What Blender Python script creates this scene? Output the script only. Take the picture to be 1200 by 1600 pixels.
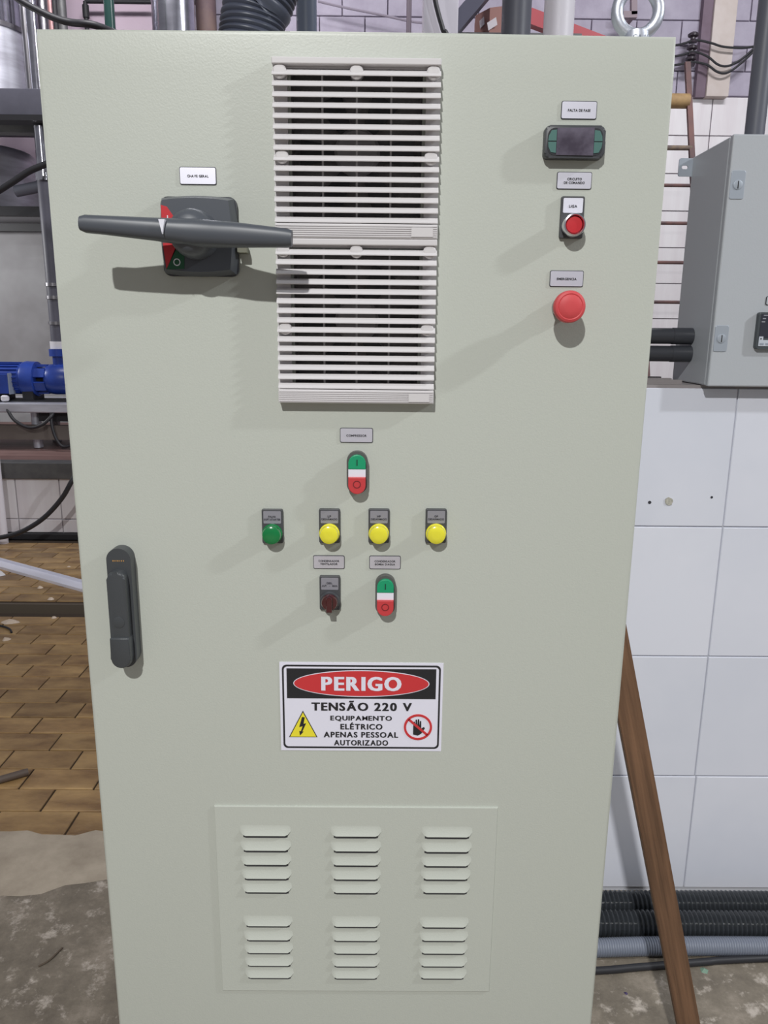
import bpy, bmesh, math, random
from mathutils import Vector, Matrix
random.seed(7)
SC = bpy.context.scene
for o in list(bpy.data.objects): bpy.data.objects.remove(o)
COL = SC.collection

# ------------------------------------------------------------------ camera
CAM = Vector((0.0326304, -1.0683022, 1.45))
PITCH, YAW, ROLL, FPX = 0.2295554, 0.0065380, -0.0097429, 1200.0
def cam_basis():
    cy, sy, cp, sp = math.cos(YAW), math.sin(YAW), math.cos(PITCH), math.sin(PITCH)
    fw = Vector((sy*cp, cy*cp, -sp)); rt = Vector((cy, -sy, 0)); dn = fw.cross(rt)
    cr, sr = math.cos(ROLL), math.sin(ROLL)
    return cr*rt + sr*dn, -sr*rt + cr*dn, fw
RT, DN, FW = cam_basis()
def at(px, py, y=None, z=None, x=None):
    """world point on the plane y=.., z=.. or x=.. that a surveyed pixel of the photograph looks at"""
    d = FW + RT*(px-600)/FPX + DN*(py-800)/FPX
    if y is not None: t = (y-CAM.y)/d.y
    elif z is not None: t = (z-CAM.z)/d.z
    else: t = (x-CAM.x)/d.x
    return CAM + d*t
cam = bpy.data.cameras.new('camera'); camo = bpy.data.objects.new('camera', cam); COL.objects.link(camo)
cam.sensor_fit = 'HORIZONTAL'; cam.sensor_width = 24.0; cam.lens = 24.0
cam.clip_start = 0.02; cam.clip_end = 100
up = -DN; bk = -FW
camo.matrix_world = Matrix(((RT.x, up.x, bk.x, CAM.x), (RT.y, up.y, bk.y, CAM.y), (RT.z, up.z, bk.z, CAM.z), (0, 0, 0, 1)))
SC.camera = camo

# ------------------------------------------------------------------ light, world, exposure
W = bpy.data.worlds.new('hall_air'); SC.world = W; W.use_nodes = True
W.node_tree.nodes['Background'].inputs[0].default_value = (0.92, 0.92, 1.0, 1)
W.node_tree.nodes['Background'].inputs[1].default_value = 0.22
def point_lamp(name, loc, power, color, radius):
    l = bpy.data.lights.new(name, 'POINT'); l.energy = power; l.color = color; l.shadow_soft_size = radius
    o = bpy.data.objects.new(name, l); COL.objects.link(o); o.location = loc; return o
def area_lamp(name, loc, target, power, color, sx, sy):
    l = bpy.data.lights.new(name, 'AREA'); l.shape = 'RECTANGLE'; l.size = sx; l.size_y = sy; l.energy = power; l.color = color
    o = bpy.data.objects.new(name, l); COL.objects.link(o); o.location = loc
    o.rotation_euler = (Vector(target)-Vector(loc)).to_track_quat('-Z', 'Y').to_euler(); return o
fl_ = area_lamp('ceiling_lamp_front', (-0.78, -3.6, 4.30), (-0.78, -3.6, 0), 275, (1.0, 1.0, 0.985), 0.12, 0.12); fl_.data.shape = 'DISK'
point_lamp('ceiling_lamp_side', (4.3, -1.12, 3.9), 385, (0.95, 0.98, 1.0), 0.10)
area_lamp('hall_tube_right', (3.0, 3.0, 5.4), (3.0, 6.0, 2.2), 108, (0.98, 0.98, 1.0), 1.6, 0.3)
area_lamp('added_fill_tanks', (-1.7, 3.7, 5.0), (-2.9, 6.6, 4.2), 120, (1.0, 0.98, 1.0), 1.6, 0.3)  # added light, set to brighten tanks, gantry and pink wall but not the floor
area_lamp('added_fill_cement_wall', (-4.5, 4.7, 2.2), (-3.3, 6.6, 1.9), 42, (1.0, 1.0, 1.0), 0.6, 0.15)  # unseen light added under the gantry to brighten the cement wall
SC.view_settings.view_transform = 'Standard'; SC.view_settings.look = 'None'
SC.view_settings.gamma = 1.0; SC.view_settings.use_curve_mapping = False
SC.view_settings.exposure = 0.0

# ------------------------------------------------------------------ materials
MATS = {}
def srgb(r, g, b):
    f = lambda c: (c/255/12.92) if c/255 <= 0.04045 else ((c/255+0.055)/1.055)**2.4
    return (f(r), f(g), f(b), 1)
def mat(name, col, rough=0.5, metal=0.0, var=None, vscale=4.0, bump=0.0, bscale=200.0, rnd=0.0, spec=0.5, stretch=None, rot=None, coat=0.0, detail=4.0, contrast=(0.35, 0.65)):
    """var: second colour mixed in by noise; rnd: per-object brightness jitter; stretch: scale of the noise space"""
    if name in MATS: return MATS[name]
    m = bpy.data.materials.new(name); m.use_nodes = True; nt = m.node_tree; N = nt.nodes; L = nt.links
    b = N['Principled BSDF']
    b.inputs['Roughness'].default_value = rough; b.inputs['Metallic'].default_value = metal
    b.inputs['Specular IOR Level'].default_value = spec; b.inputs['Coat Weight'].default_value = coat
    c = srgb(*col); b.inputs['Base Color'].default_value = c
    tc = N.new('ShaderNodeTexCoord'); vec = tc.outputs['Object']
    if rnd or var:
        oi = N.new('ShaderNodeObjectInfo')
        ad = N.new('ShaderNodeVectorMath'); ad.operation = 'ADD'
        cmb = N.new('ShaderNodeVectorMath'); cmb.operation = 'SCALE'; cmb.inputs[0].default_value = (17.3, 9.1, 13.7)
        L.new(oi.outputs['Random'], cmb.inputs['Scale']); L.new(vec, ad.inputs[0]); L.new(cmb.outputs[0], ad.inputs[1]); vec = ad.outputs[0]
    if stretch:
        mp = N.new('ShaderNodeMapping'); mp.inputs['Scale'].default_value = stretch; mp.vector_type = 'TEXTURE' if rot else 'POINT'
        if rot: mp.inputs['Rotation'].default_value = rot; mp.inputs['Scale'].default_value = tuple(1/q for q in stretch)
        L.new(vec, mp.inputs[0]); vec = mp.outputs[0]
    out = None
    if var:
        n = N.new('ShaderNodeTexNoise'); n.inputs['Scale'].default_value = vscale; n.inputs['Detail'].default_value = detail
        n.inputs['Roughness'].default_value = 0.62; L.new(vec, n.inputs['Vector'])
        r = N.new('ShaderNodeValToRGB'); r.color_ramp.elements[0].position, r.color_ramp.elements[1].position = contrast
        r.color_ramp.elements[0].color = c; r.color_ramp.elements[1].color = srgb(*var); L.new(n.outputs['Fac'], r.inputs[0]); out = r.outputs[0]
    if rnd:
        mr = N.new('ShaderNodeMapRange'); mr.inputs['To Min'].default_value = 1-rnd; mr.inputs['To Max'].default_value = 1+rnd
        L.new(oi.outputs['Random'], mr.inputs['Value'])
        hs = N.new('ShaderNodeHueSaturation')
        if out is None: hs.inputs['Color'].default_value = c
        else: L.new(out, hs.inputs['Color'])
        L.new(mr.outputs[0], hs.inputs['Value']); out = hs.outputs[0]
    if out is not None: L.new(out, b.inputs['Base Color'])
    if bump:
        n2 = N.new('ShaderNodeTexNoise'); n2.inputs['Scale'].default_value = bscale; n2.inputs['Detail'].default_value = 3
        L.new(tc.outputs['Object'], n2.inputs['Vector'])
        bp = N.new('ShaderNodeBump'); bp.inputs['Strength'].default_value = bump; bp.inputs['Distance'].default_value = 0.002
        L.new(n2.outputs['Fac'], bp.inputs['Height']); L.new(bp.outputs[0], b.inputs['Normal'])
    MATS[name] = m; return m

paint = mat('pebble_grey_paint', (188, 192, 183), 0.40, bump=0.10, bscale=420)
louver_shade = mat('louver_shade_grey', (60, 60, 62), 0.8)  # painted shade of the louvres: lip underside and strip below it
abs_white = mat('light_grey_plastic', (208, 205, 206), 0.5)
filter_dark = mat('dark_filter_mat', (132, 130, 132), 0.9, bump=0.4, bscale=400)
fan_grey = mat('grey_fan_plastic', (160, 158, 162), 0.6)
charcoal = mat('charcoal_plastic', (76, 80, 87), 0.42)
charcoal_d = mat('dark_charcoal_plastic', (66, 68, 72), 0.45)
holder_m = mat('legend_holder_plastic', (70, 71, 74), 0.5)
handle_m = mat('swing_handle_black', (64, 67, 70), 0.4, bump=0.1, bscale=600)
red_m = mat('signal_red', (196, 44, 52), 0.4)
red_soft = mat('emergency_red', (204, 72, 76), 0.55)
red_dark = mat('dark_red_translucent', (66, 12, 20), 0.15, coat=0.5)
green_m = mat('push_green', (20, 150, 104), 0.45)
green_lens = mat('lens_green', (14, 118, 62), 0.2, coat=0.4)
yellow_lens = mat('lens_yellow', (230, 222, 58), 0.2, coat=0.4)
teal_m = mat('teal_key', (72, 112, 106), 0.5)
film_m = mat('protective_film', (70, 64, 76), 0.12, var=(104, 98, 112), vscale=28, bump=0.5, bscale=35)
chrome = mat('chrome', (215, 215, 222), 0.18, 1.0)
zinc = mat('zinc_plated', (222, 226, 236), 0.42, 1.0, bump=0.15, bscale=150)
plate_silver = mat('silver_legend_plate', (234, 233, 244), 0.42, 0.78)
legend_grey = mat('grey_legend_insert', (150, 149, 157), 0.5, 0.3)
legend_white = mat('white_legend_insert', (222, 222, 234), 0.5)
ink = mat('black_ink', (22, 22, 26), 0.6)
ink_soft = mat('engraved_grey', (44, 44, 52), 0.6)
white_p = mat('white_print', (226, 226, 236), 0.5)
sign_white = mat('sign_white', (226, 225, 238), 0.45)
sign_black = mat('sign_black', (34, 34, 38), 0.5)
sign_red = mat('sign_red', (200, 52, 56), 0.5)
sign_yellow = mat('sign_yellow', (236, 222, 54), 0.5)
gold_m = mat('gold_print', (168, 128, 78), 0.5)
box_paint = mat('light_grey_box_paint', (180, 184, 189), 0.4, bump=0.1, bscale=300)
steel_plate = mat('galvanised_plate', (178, 186, 196), 0.4, 0.4)
tile_white = mat('white_wall_tile', (226, 228, 238), 0.12, rnd=0.015, var=(218, 221, 232), vscale=2.0)
grout_w = mat('pale_grout', (196, 198, 206), 0.8)
tile_far = mat('white_far_tile', (232, 229, 232), 0.3, rnd=0.02, var=(222, 216, 220), vscale=1.5, stretch=(6, 1, 0.6))
grout_far = mat('far_grout', (184, 180, 184), 0.8)
sill_m = mat('taupe_sill', (146, 140, 140), 0.5)
block_m = mat('lilac_block', (178, 172, 188), 0.85, rnd=0.05, var=(164, 157, 174), vscale=5, bump=0.5, bscale=60)
mortar_m = mat('lilac_mortar', (148, 140, 154), 0.9)
pink_m = mat('pink_painted_wall', (186, 168, 182), 0.8, var=(196, 180, 192), vscale=0.8, bump=0.3, bscale=40)
plaster_m = mat('beige_plaster', (206, 196, 192), 0.85, var=(188, 174, 166), vscale=2.5, bump=0.4, bscale=40)
plaster_pur = mat('purple_plaster', (124, 108, 122), 0.85, var=(108, 92, 104), vscale=3)
conc_wall = mat('grey_cement_wall', (150, 150, 152), 0.85, var=(126, 124, 126), vscale=1.2, bump=0.3, bscale=25)
brown_tile = mat('brown_floor_tile', (176, 144, 98), 0.38, rnd=0.17, var=(122, 94, 62), vscale=6.0, stretch=(0.7, 1.6, 1), bump=0.3, bscale=60, detail=6)
brown_grout = mat('dark_floor_grout', (58, 46, 34), 0.9)
red_floor = mat('red_painted_floor', (132, 104, 100), 0.55, var=(104, 78, 74), vscale=2.0, stretch=(0.5, 4, 1))
rust_m = mat('rusty_steel', (118, 84, 80), 0.7, var=(88, 70, 72), vscale=8, stretch=(1, 1, 0.3))
rung_m = mat('worn_rung_paint', (138, 118, 92), 0.7, var=(96, 84, 84), vscale=10)
wood_m = mat('brown_wood', (124, 92, 68), 0.6, var=(88, 64, 46), vscale=9.0, stretch=(9, 9, 0.35), rot=(0, -0.25, 0), bump=0.25, bscale=80, detail=6)
hose_blk = mat('black_corrugated_plastic', (50, 53, 57), 0.17)
hose_grey = mat('grey_corrugated_plastic', (122, 128, 142), 0.4)
duct_m = mat('dark_blue_grey_duct', (74, 78, 92), 0.4)
rubber = mat('black_rubber', (42, 42, 46), 0.5)
conduit_m = mat('dark_conduit', (58, 60, 66), 0.4)
pipe_dark = mat('dark_grey_pipe', (92, 94, 104), 0.45)
pvc_blue = mat('blue_grey_pvc', (108, 118, 136), 0.4)
pvc_white = mat('white_pvc', (232, 228, 236), 0.45)
green_pipe = mat('green_pipe', (36, 66, 62), 0.25)
stainless = mat('stainless_steel', (196, 196, 206), 0.2, 1.0, var=(176, 176, 186), vscale=2.0, stretch=(1, 1, 6))
stainless_d = mat('brushed_steel', (150, 148, 152), 0.35, 1.0)
satin = mat('satin_stainless', (226, 228, 238), 0.40, 0.6, var=(190, 190, 200), vscale=2.0, stretch=(1, 1, 6))
steel_dark = mat('dark_painted_steel', (92, 92, 104), 0.5, var=(78, 78, 88), vscale=3)
steel_mid = mat('weathered_steel', (104, 104, 104), 0.5, 0.3, var=(82, 82, 84), vscale=6)
copper_m = mat('pink_copper_tube', (206, 160, 160), 0.3, 0.8)
brown_post = mat('brown_post', (96, 78, 82), 0.7, var=(120, 100, 92), vscale=4)
blue_m = mat('pump_blue', (44, 72, 160), 0.35, var=(36, 60, 138), vscale=6)
black_iron = mat('black_iron', (34, 34, 38), 0.6)
white_knob = mat('white_cap', (224, 222, 226), 0.4)
white_prof = mat('white_aluminium_profile', (226, 226, 238), 0.35)
debris_m = mat('cream_debris', (208, 190, 172), 0.9)
cardboard = mat('cardboard', (150, 112, 106), 0.85)
paper_m = mat('paper_label', (214, 208, 214), 0.7)
red_beam = mat('red_beam_paint', (176, 76, 84), 0.6)
insul_m = mat('dark_insulator', (60, 52, 60), 0.3)

def concrete():
    m = bpy.data.materials.new('stained_concrete'); m.use_nodes = True; nt = m.node_tree; N = nt.nodes; L = nt.links
    b = N['Principled BSDF']; b.inputs['Roughness'].default_value = 0.75
    tc = N.new('ShaderNodeTexCoord')
    def noise(s, d, r=0.6):
        n = N.new('ShaderNodeTexNoise'); n.inputs['Scale'].default_value = s; n.inputs['Detail'].default_value = d
        n.inputs['Roughness'].default_value = r; L.new(tc.outputs['Object'], n.inputs['Vector']); return n.outputs['Fac']
    def ramp(src, stops):
        r = N.new('ShaderNodeValToRGB'); e = r.color_ramp.elements
        while len(e) < len(stops): e.new(0.5)
        for q, (p, c) in zip(e, stops): q.position = p; q.color = c
        L.new(src, r.inputs[0]); return r.outputs[0]
    def mix(f, a, c):
        x = N.new('ShaderNodeMix'); x.data_type = 'RGBA'; L.new(f, x.inputs[0]); L.new(a, x.inputs[6]); L.new(c, x.inputs[7]); return x.outputs[2]
    base = ramp(noise(7, 9, 0.75), [(0.32, srgb(100, 92, 82)), (0.52, srgb(128, 119, 106)), (0.70, srgb(162, 151, 138))])
    spots = ramp(noise(19, 8, 0.72), [(0.54, (0, 0, 0, 1)), (0.66, (1, 1, 1, 1))])
    light = ramp(noise(30, 3), [(0.2, srgb(176, 166, 154)), (0.8, srgb(198, 188, 178))])
    col = mix(spots, base, light)
    L.new(col, b.inputs['Base Color'])
    bp = N.new('ShaderNodeBump'); bp.inputs['Strength'].default_value = 0.5; bp.inputs['Distance'].default_value = 0.004
    L.new(noise(45, 6), bp.inputs['Height']); L.new(bp.outputs[0], b.inputs['Normal'])
    return m
concrete_m = concrete()
cement_m = mat('pale_cement_strip', (182, 170, 153), 0.8, var=(158, 146, 130), vscale=9, bump=0.6, bscale=50, detail=6)

# ------------------------------------------------------------------ helpers
WL = {}                                    # world position of every object's origin
def V(*a): return Vector(a)
def thing(name, label, cat, loc, group=None):
    o = bpy.data.objects.new(name, None); COL.objects.link(o); o.location = loc; o.empty_display_size = 0.05
    WL[o] = Vector(loc); o['label'] = label; o['category'] = cat
    if group: o['group'] = group
    return o
def tag(o, label, cat, group=None):
    o['label'] = label; o['category'] = cat
    if group: o['group'] = group
    return o
def struct(o):
    o['kind'] = 'structure'; return o
def set_parent(o, parent):
    if parent is not None:
        o.parent = parent; o.matrix_parent_inverse = Matrix.Translation(-WL[parent])
def obj(name, bm, m, parent=None, smooth=False, origin=None, label=None):
    bmesh.ops.recalc_face_normals(bm, faces=bm.faces)
    xs = [v.co for v in bm.verts]
    if origin is None:
        lo = V(*(min(c[i] for c in xs) for i in range(3))); hi = V(*(max(c[i] for c in xs) for i in range(3)))
        origin = V((lo.x+hi.x)/2, (lo.y+hi.y)/2, lo.z)
    bmesh.ops.translate(bm, verts=bm.verts, vec=-origin)
    me = bpy.data.meshes.new(name); bm.to_mesh(me); bm.free(); me.materials.append(m)
    if smooth:
        for p in me.polygons: p.use_smooth = True
        try: me.set_sharp_from_angle(angle=math.radians(38))
        except Exception: pass
    return link(name, me, origin, parent, label)
def link(name, me, loc, parent=None, label=None):
    o = bpy.data.objects.new(name, me); COL.objects.link(o); o.location = loc; WL[o] = Vector(loc)
    set_parent(o, parent)
    if label: o['label'] = label
    return o
def B(): return bmesh.new()
def box(bm, x0, x1, y0, y1, z0, z1, bev=0.0, seg=2):
    r = bmesh.ops.create_cube(bm, size=1.0)
    for v in r['verts']:
        v.co = V(x0+(v.co.x+.5)*(x1-x0), y0+(v.co.y+.5)*(y1-y0), z0+(v.co.z+.5)*(z1-z0))
    if bev:
        es = list({e for v in r['verts'] for e in v.link_edges})
        bmesh.ops.bevel(bm, geom=es, offset=bev, segments=seg, affect='EDGES', profile=0.5)
    return bm
def obox(bm, p0, p1, w, h, upv=(0, 0, 1), bev=0.0):
    """bar from p0 to p1, w across, h along upv"""
    p0, p1 = Vector(p0), Vector(p1); d = (p1-p0).normalized(); s = d.cross(Vector(upv)).normalized(); u = s.cross(d)
    vs = [bm.verts.new(p + s*a*w/2 + u*b*h/2) for p in (p0, p1) for a, b in ((-1, -1), (1, -1), (1, 1), (-1, 1))]
    fs = [(0, 1, 2, 3), (7, 6, 5, 4)] + [(i, (i+1) % 4 + 0, (i+1) % 4 + 4, i+4) for i in range(4)]
    for f in fs: bm.faces.new([vs[i] for i in f])
    if bev: bmesh.ops.bevel(bm, geom=list({e for v in vs for e in v.link_edges}), offset=bev, segments=2, affect='EDGES')
    return bm
def frame(d):
    d = d.normalized(); a = V(0, 0, 1) if abs(d.z) < 0.9 else V(1, 0, 0)
    s = d.cross(a).normalized(); return s, s.cross(d).normalized()
def rings(bm, pts, rad, seg=16, cap=True):
    """tube through pts with a radius per point"""
    pts = [Vector(p) for p in pts]; n = len(pts); prev = None; s = None
    for i, p in enumerate(pts):
        d = (pts[min(i+1, n-1)]-pts[max(i-1, 0)]).normalized()
        if s is None: s, u = frame(d)
        else:
            s = (s - d*s.dot(d)).normalized(); u = s.cross(d).normalized()
        r = rad[i] if hasattr(rad, '__len__') else rad
        cur = [bm.verts.new(p + (s*math.cos(2*math.pi*k/seg) + u*math.sin(2*math.pi*k/seg))*r) for k in range(seg)]
        if prev:
            for k in range(seg): bm.faces.new((prev[k], prev[(k+1) % seg], cur[(k+1) % seg], cur[k]))
        elif cap: bm.faces.new(cur[::-1])
        prev = cur
    if cap: bm.faces.new(prev)
    return bm
def spline(pts, n=10):
    pts = [Vector(p) for p in pts]; P = [2*pts[0]-pts[1]] + pts + [2*pts[-1]-pts[-2]]; out = []
    for i in range(1, len(P)-2):
        a, b, c, d = P[i-1:i+3]
        for k in range(n):
            t = k/n
            out.append(0.5*((2*b)+(c-a)*t+(2*a-5*b+4*c-d)*t*t+(3*b-a-3*c+d)*t**3))
    out.append(pts[-1]); return out
def tube(pts, r, seg=12, n=10): return rings(B(), spline(pts, n), r, seg)
def corrugated(pts, r, depth, pitch, seg=20):
    path = spline(pts, 40); L = [0]
    for a, b in zip(path, path[1:]): L.append(L[-1]+(b-a).length)
    step = pitch/5; n = int(L[-1]/step); out = []; rad = []; j = 0
    prof = (1, 1, 0.55, 0, 0.55)
    for i in range(n+1):
        s = i*step
        while j < len(L)-2 and L[j+1] < s: j += 1
        t = (s-L[j])/max(1e-9, L[j+1]-L[j]); out.append(path[j].lerp(path[j+1], min(t, 1))); rad.append(r-depth*(1-prof[i % 5]))
    return rings(B(), out, rad, seg)
def cyl(bm, p0, p1, r0, r1=None, seg=24): return rings(bm, [p0, p1], [r0, r0 if r1 is None else r1], seg)
def lathe(bm, c, prof, axis=(0, -1, 0), seg=32):
    """prof: list of (radius, distance along axis from c)"""
    c = Vector(c); ax = Vector(axis); s, u = frame(ax); prev = None
    for r, h in prof:
        if r < 1e-6: cur = [bm.verts.new(c+ax*h)]
        else: cur = [bm.verts.new(c+ax*h+(s*math.cos(2*math.pi*k/seg)+u*math.sin(2*math.pi*k/seg))*r) for k in range(seg)]
        if prev:
            for k in range(seg):
                k2 = (k+1) % seg
                if len(prev) == 1 and len(cur) > 1: bm.faces.new((prev[0], cur[k2], cur[k]))
                elif len(cur) == 1 and len(prev) > 1: bm.faces.new((prev[k], prev[k2], cur[0]))
                elif len(cur) > 1: bm.faces.new((prev[k], prev[k2], cur[k2], cur[k]))
        prev = cur
    return bm
def prism(bm, pts, y0, y1, bev=0.0, seg=2):
    """polygon in x,z pushed from y0 (back) to y1 (front, smaller y); bev rounds the front rim"""
    a = [bm.verts.new((x, y0, z)) for x, z in pts]; b = [bm.verts.new((x, y1, z)) for x, z in pts]; n = len(pts)
    bm.faces.new(a[::-1]); f = bm.faces.new(b)
    for i in range(n): bm.faces.new((a[i], a[(i+1) % n], b[(i+1) % n], b[i]))
    if bev: bmesh.ops.bevel(bm, geom=list(f.edges), offset=bev, segments=seg, affect='EDGES', profile=0.5)
    return bm
def ring_prism(bm, outer, inner, y0, y1):
    n = len(outer); q = []
    for pts, y in ((outer, y0), (inner, y0), (inner, y1), (outer, y1)): q.append([bm.verts.new((x, y, z)) for x, z in pts])
    for k in range(4):
        a, b = q[k], q[(k+1) % 4]
        for i in range(n): bm.faces.new((a[i], a[(i+1) % n], b[(i+1) % n], b[i]))
    return bm
def rrect(cx, cz, w, h, r, seg=5):
    out = []
    for sx, sz, a0 in ((1, 1, 0), (-1, 1, 90), (-1, -1, 180), (1, -1, 270)):
        for k in range(seg+1):
            a = math.radians(a0+90*k/seg); out.append((cx+sx*(w/2-r)+r*math.cos(a), cz+sz*(h/2-r)+r*math.sin(a)))
    return out
def circ(cx, cz, rx, rz=None, seg=40):
    rz = rx if rz is None else rz
    return [(cx+rx*math.cos(2*math.pi*k/seg), cz+rz*math.sin(2*math.pi*k/seg)) for k in range(seg)]
def rot2(pts, c, a):
    ca, sa = math.cos(a), math.sin(a)
    return [(c[0]+(x-c[0])*ca-(z-c[1])*sa, c[1]+(x-c[0])*sa+(z-c[1])*ca) for x, z in pts]
GLYPH = {}
def glyph(ch, bold):
    if (ch, bold) not in GLYPH:
        cu = bpy.data.curves.new('t', 'FONT'); cu.body = ch; cu.size = 1; cu.offset = bold*0.3; cu.resolution_u = 3; cu.extrude = 0.01
        t = bpy.data.objects.new('t', cu); COL.objects.link(t)
        dg = bpy.context.evaluated_depsgraph_get(); dg.update()
        me = bpy.data.meshes.new_from_object(t.evaluated_get(dg)); bpy.data.objects.remove(t); bpy.data.curves.remove(cu)
        co = [v.co.copy() for v in me.vertices]; fs = [tuple(p.vertices) for p in me.polygons]; bpy.data.meshes.remove(me)
        k0 = len(co); sh = 0 if ch == 'M' else bold*0.85
        if sh > 0.01:                        # heavier strokes: the letter laid down three times side by side
            fs = [tuple(i+k0*q for i in f) for q in range(3) for f in fs]; co = [c+V((q-1)*sh, 0, 0.0045*q) for q in range(3) for c in co]
        x0 = min(c.x for c in co); GLYPH[ch, bold] = ([(c.x-x0, c.y, c.z) for c in co], fs, max(c.x for c in co)-x0)
    return GLYPH[ch, bold]
def lettering(s, x0, x1, z0, z1, y, m, parent, bold=0.0, name='lettering', thick=0.0004, label=None, gap=0.085):
    """s fitted into x0..x1, z0..z1 (cap height incl. accents) on the plane y, reading from -y"""
    co, fs, adv = [], [], 0.0
    for ch in s:
        if ch == ' ': adv += 0.36; continue
        g, f, w = glyph(ch, bold); n = len(co)
        co += [(a+adv, b, c) for a, b, c in g]; fs += [tuple(i+n for i in q) for q in f]; adv += w+gap
    ax, bx = min(c[0] for c in co), max(c[0] for c in co); az, bz = min(c[1] for c in co), max(c[1] for c in co)
    og = V((x0+x1)/2, y, z0)
    me = bpy.data.meshes.new(name)
    me.from_pydata([V(x0+(c[0]-ax)/(bx-ax)*(x1-x0), y-(c[2]+0.01)/0.02*thick, z0+(c[1]-az)/(bz-az)*(z1-z0))-og for c in co], [], fs)
    me.materials.append(m)
    return link(name, me, og, parent, label)

# ================================================================== the setting
Y_WALL = 0.70; Y_RISER = at(60, 842, z=0).y; Y_FAR = 6.6
Z_PLAT = at(60, 722, y=Y_RISER).z
Y_TILE = 0.905

# ---- floor: concrete slab, cement strip, brown tiles
fl = B(); box(fl, -6, 6, -6, Y_TILE, -0.2, 0.0); box(fl, -0.3, 6, Y_TILE, 9, -0.2, 0.0)
floor = struct(obj('floor', fl, concrete_m, origin=V(0, 0, 0))); floor['label'] = 'stained grey concrete floor in front of the cabinet'
cs = B(); edge = []; x = -6.0
while x <= -0.3: edge.append((x, Y_TILE+0.02+0.012*math.sin(x*23)+0.010*math.sin(x*61+1)+random.uniform(-.006, .006))); x += 0.05
back = [(x, y) for x, y in edge]; front = [(x, 0.733+0.296*(x+0.697)+0.008*math.sin(x*31)+0.006*math.sin(x*77)) for x, y in edge]
va = [cs.verts.new((x, y, 0.006)) for x, y in back]; vb = [cs.verts.new((x, y-0.05, 0.007)) for x, y in back]; vc = [cs.verts.new((x, y, 0.0005)) for x, y in front]
vd = [cs.verts.new((x, y, -0.004)) for x, y in back]
for i in range(len(va)-1):
    for a, b in ((vd, va), (va, vb), (vb, vc)): cs.faces.new((a[i], a[i+1], b[i+1], b[i]))
obj('cement_strip', cs, cement_m, floor, smooth=True)
Y_D0, Y_D1 = at(60, 957, z=0).y, at(60, 943, z=0).y             # drain gully
gb = B(); box(gb, -6, -0.3, Y_TILE, Y_D0, -0.2, -0.006); box(gb, -6, -0.3, Y_D1, Y_RISER, -0.2, -0.006)
box(gb, -6, -0.3, Y_D0, Y_D1, -0.2, -0.07)
ft = struct(obj('floor_tiled', gb, brown_grout, origin=V(-2, 2, -0.006))); ft['label'] = 'brown rectangular floor tiles laid in running bond'
TL, TW, G = 0.2425, 0.118, 0.006
def tile_mesh(l, w):
    b = B(); box(b, -l/2, l/2, -w/2, w/2, -0.012, 0.0)
    bmesh.ops.bevel(b, geom=[e for e in b.edges if all(v.co.z > -0.001 for v in e.verts)], offset=0.0025, segments=1, affect='EDGES')
    me = bpy.data.meshes.new('floor_tile'); bm_ = b; bm_.to_mesh(me); bm_.free(); me.materials.append(brown_tile); return me
tm = tile_mesh(TL-G, TW-G); rest = B()
y0 = at(60, 1305, z=0).y; xj0 = at(100, 1305, z=0).x
r = -1; nt = 0
while True:
    ya = y0 + r*TW; yb = ya+TW; yc = (ya+yb)/2
    if ya < Y_D0 < yb or ya < Y_D1 < yb or Y_D0 < yc < Y_D1:
        r += 1; continue
    if yb > Y_RISER: break
    xl = at(0, 900, y=yc).x; dist = yc-CAM.y
    xl = CAM.x - (595/1200)*dist*1.06-0.3; xr = CAM.x-(0.4326)*dist/1.0683*1.0+0.30
    k = int(-6/TL)
    while True:
        xc = xj0 + (k+0.5)*TL + (r % 2)*TL/2
        if xc > -0.45: break
        if xl < xc < xr and nt < 300:
            o = link('floor_tile', tm, V(xc, yc, random.uniform(-.0008, .0008)), ft); nt += 1
        else: box(rest, xc-(TL-G)/2, xc+(TL-G)/2, yc-(TW-G)/2, yc+(TW-G)/2, -0.012, 0)
        k += 1
    r += 1
o = obj('floor_tiles_beyond', rest, brown_tile, ft); o['kind'] = 'stuff'
# grey gully kerb
gk = B(); box(gk, -6, -0.3, Y_D1-0.02, Y_D1, -0.07, 0.002); obj('gully_edge', gk, mat('brown_gully_edge', (92, 82, 70), 0.7), ft)

# ---- half wall with white tiles on the right
X0W = 0.401
hw = B(); box(hw, 0.0, 4.2, Y_WALL+0.004, Y_WALL+0.19, 0, 1.332)
wr = struct(obj('wall_right', hw, grout_w)); wr['label'] = 'half-height white tiled partition wall behind the cabinet'
rows = [0.012, 0.345, 0.676, 1.007, 1.334]
for i in range(4):
    z0, z1 = rows[i]+0.0015, rows[i+1]-0.0015
    b = B(); box(b, -0.2235, 0.2235, 0, 0.006, 0, z1-z0, 0.0015, 1)
    me = bpy.data.meshes.new('wall_tile'); bmesh.ops.recalc_face_normals(b, faces=b.faces); b.to_mesh(me); b.free(); me.materials.append(tile_white)
    for k in range(-1, 8): link('wall_tile', me, V(X0W+0.45*k+0.225+(0.004 if i == 0 else 0), Y_WALL-0.001+random.uniform(0, .0008), z0), wr)
# marks on the nearest tile: old drill holes and a patch of glue
mk = B()
for px, py, r_ in ((1015, 785, .004), (1112, 777, .003)): c = at(px, py, y=Y_WALL-0.001); prism(mk, circ(c.x, c.z, r_, seg=10), Y_WALL, Y_WALL-0.0016)
obj('drill_hole', mk, ink_soft, wr)
mk = B(); c = at(1045, 783, y=Y_WALL-0.001)
prism(mk, [(c.x+.011*math.cos(a/14*6.283)*random.uniform(.7, 1), c.z+.011*math.sin(a/14*6.283)*random.uniform(.7, 1)) for a in range(14)], Y_WALL, Y_WALL-0.003)
obj('glue_patch', mk, mat('old_glue', (196, 192, 180), 0.8, var=(150, 150, 140), vscale=120), wr)
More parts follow.
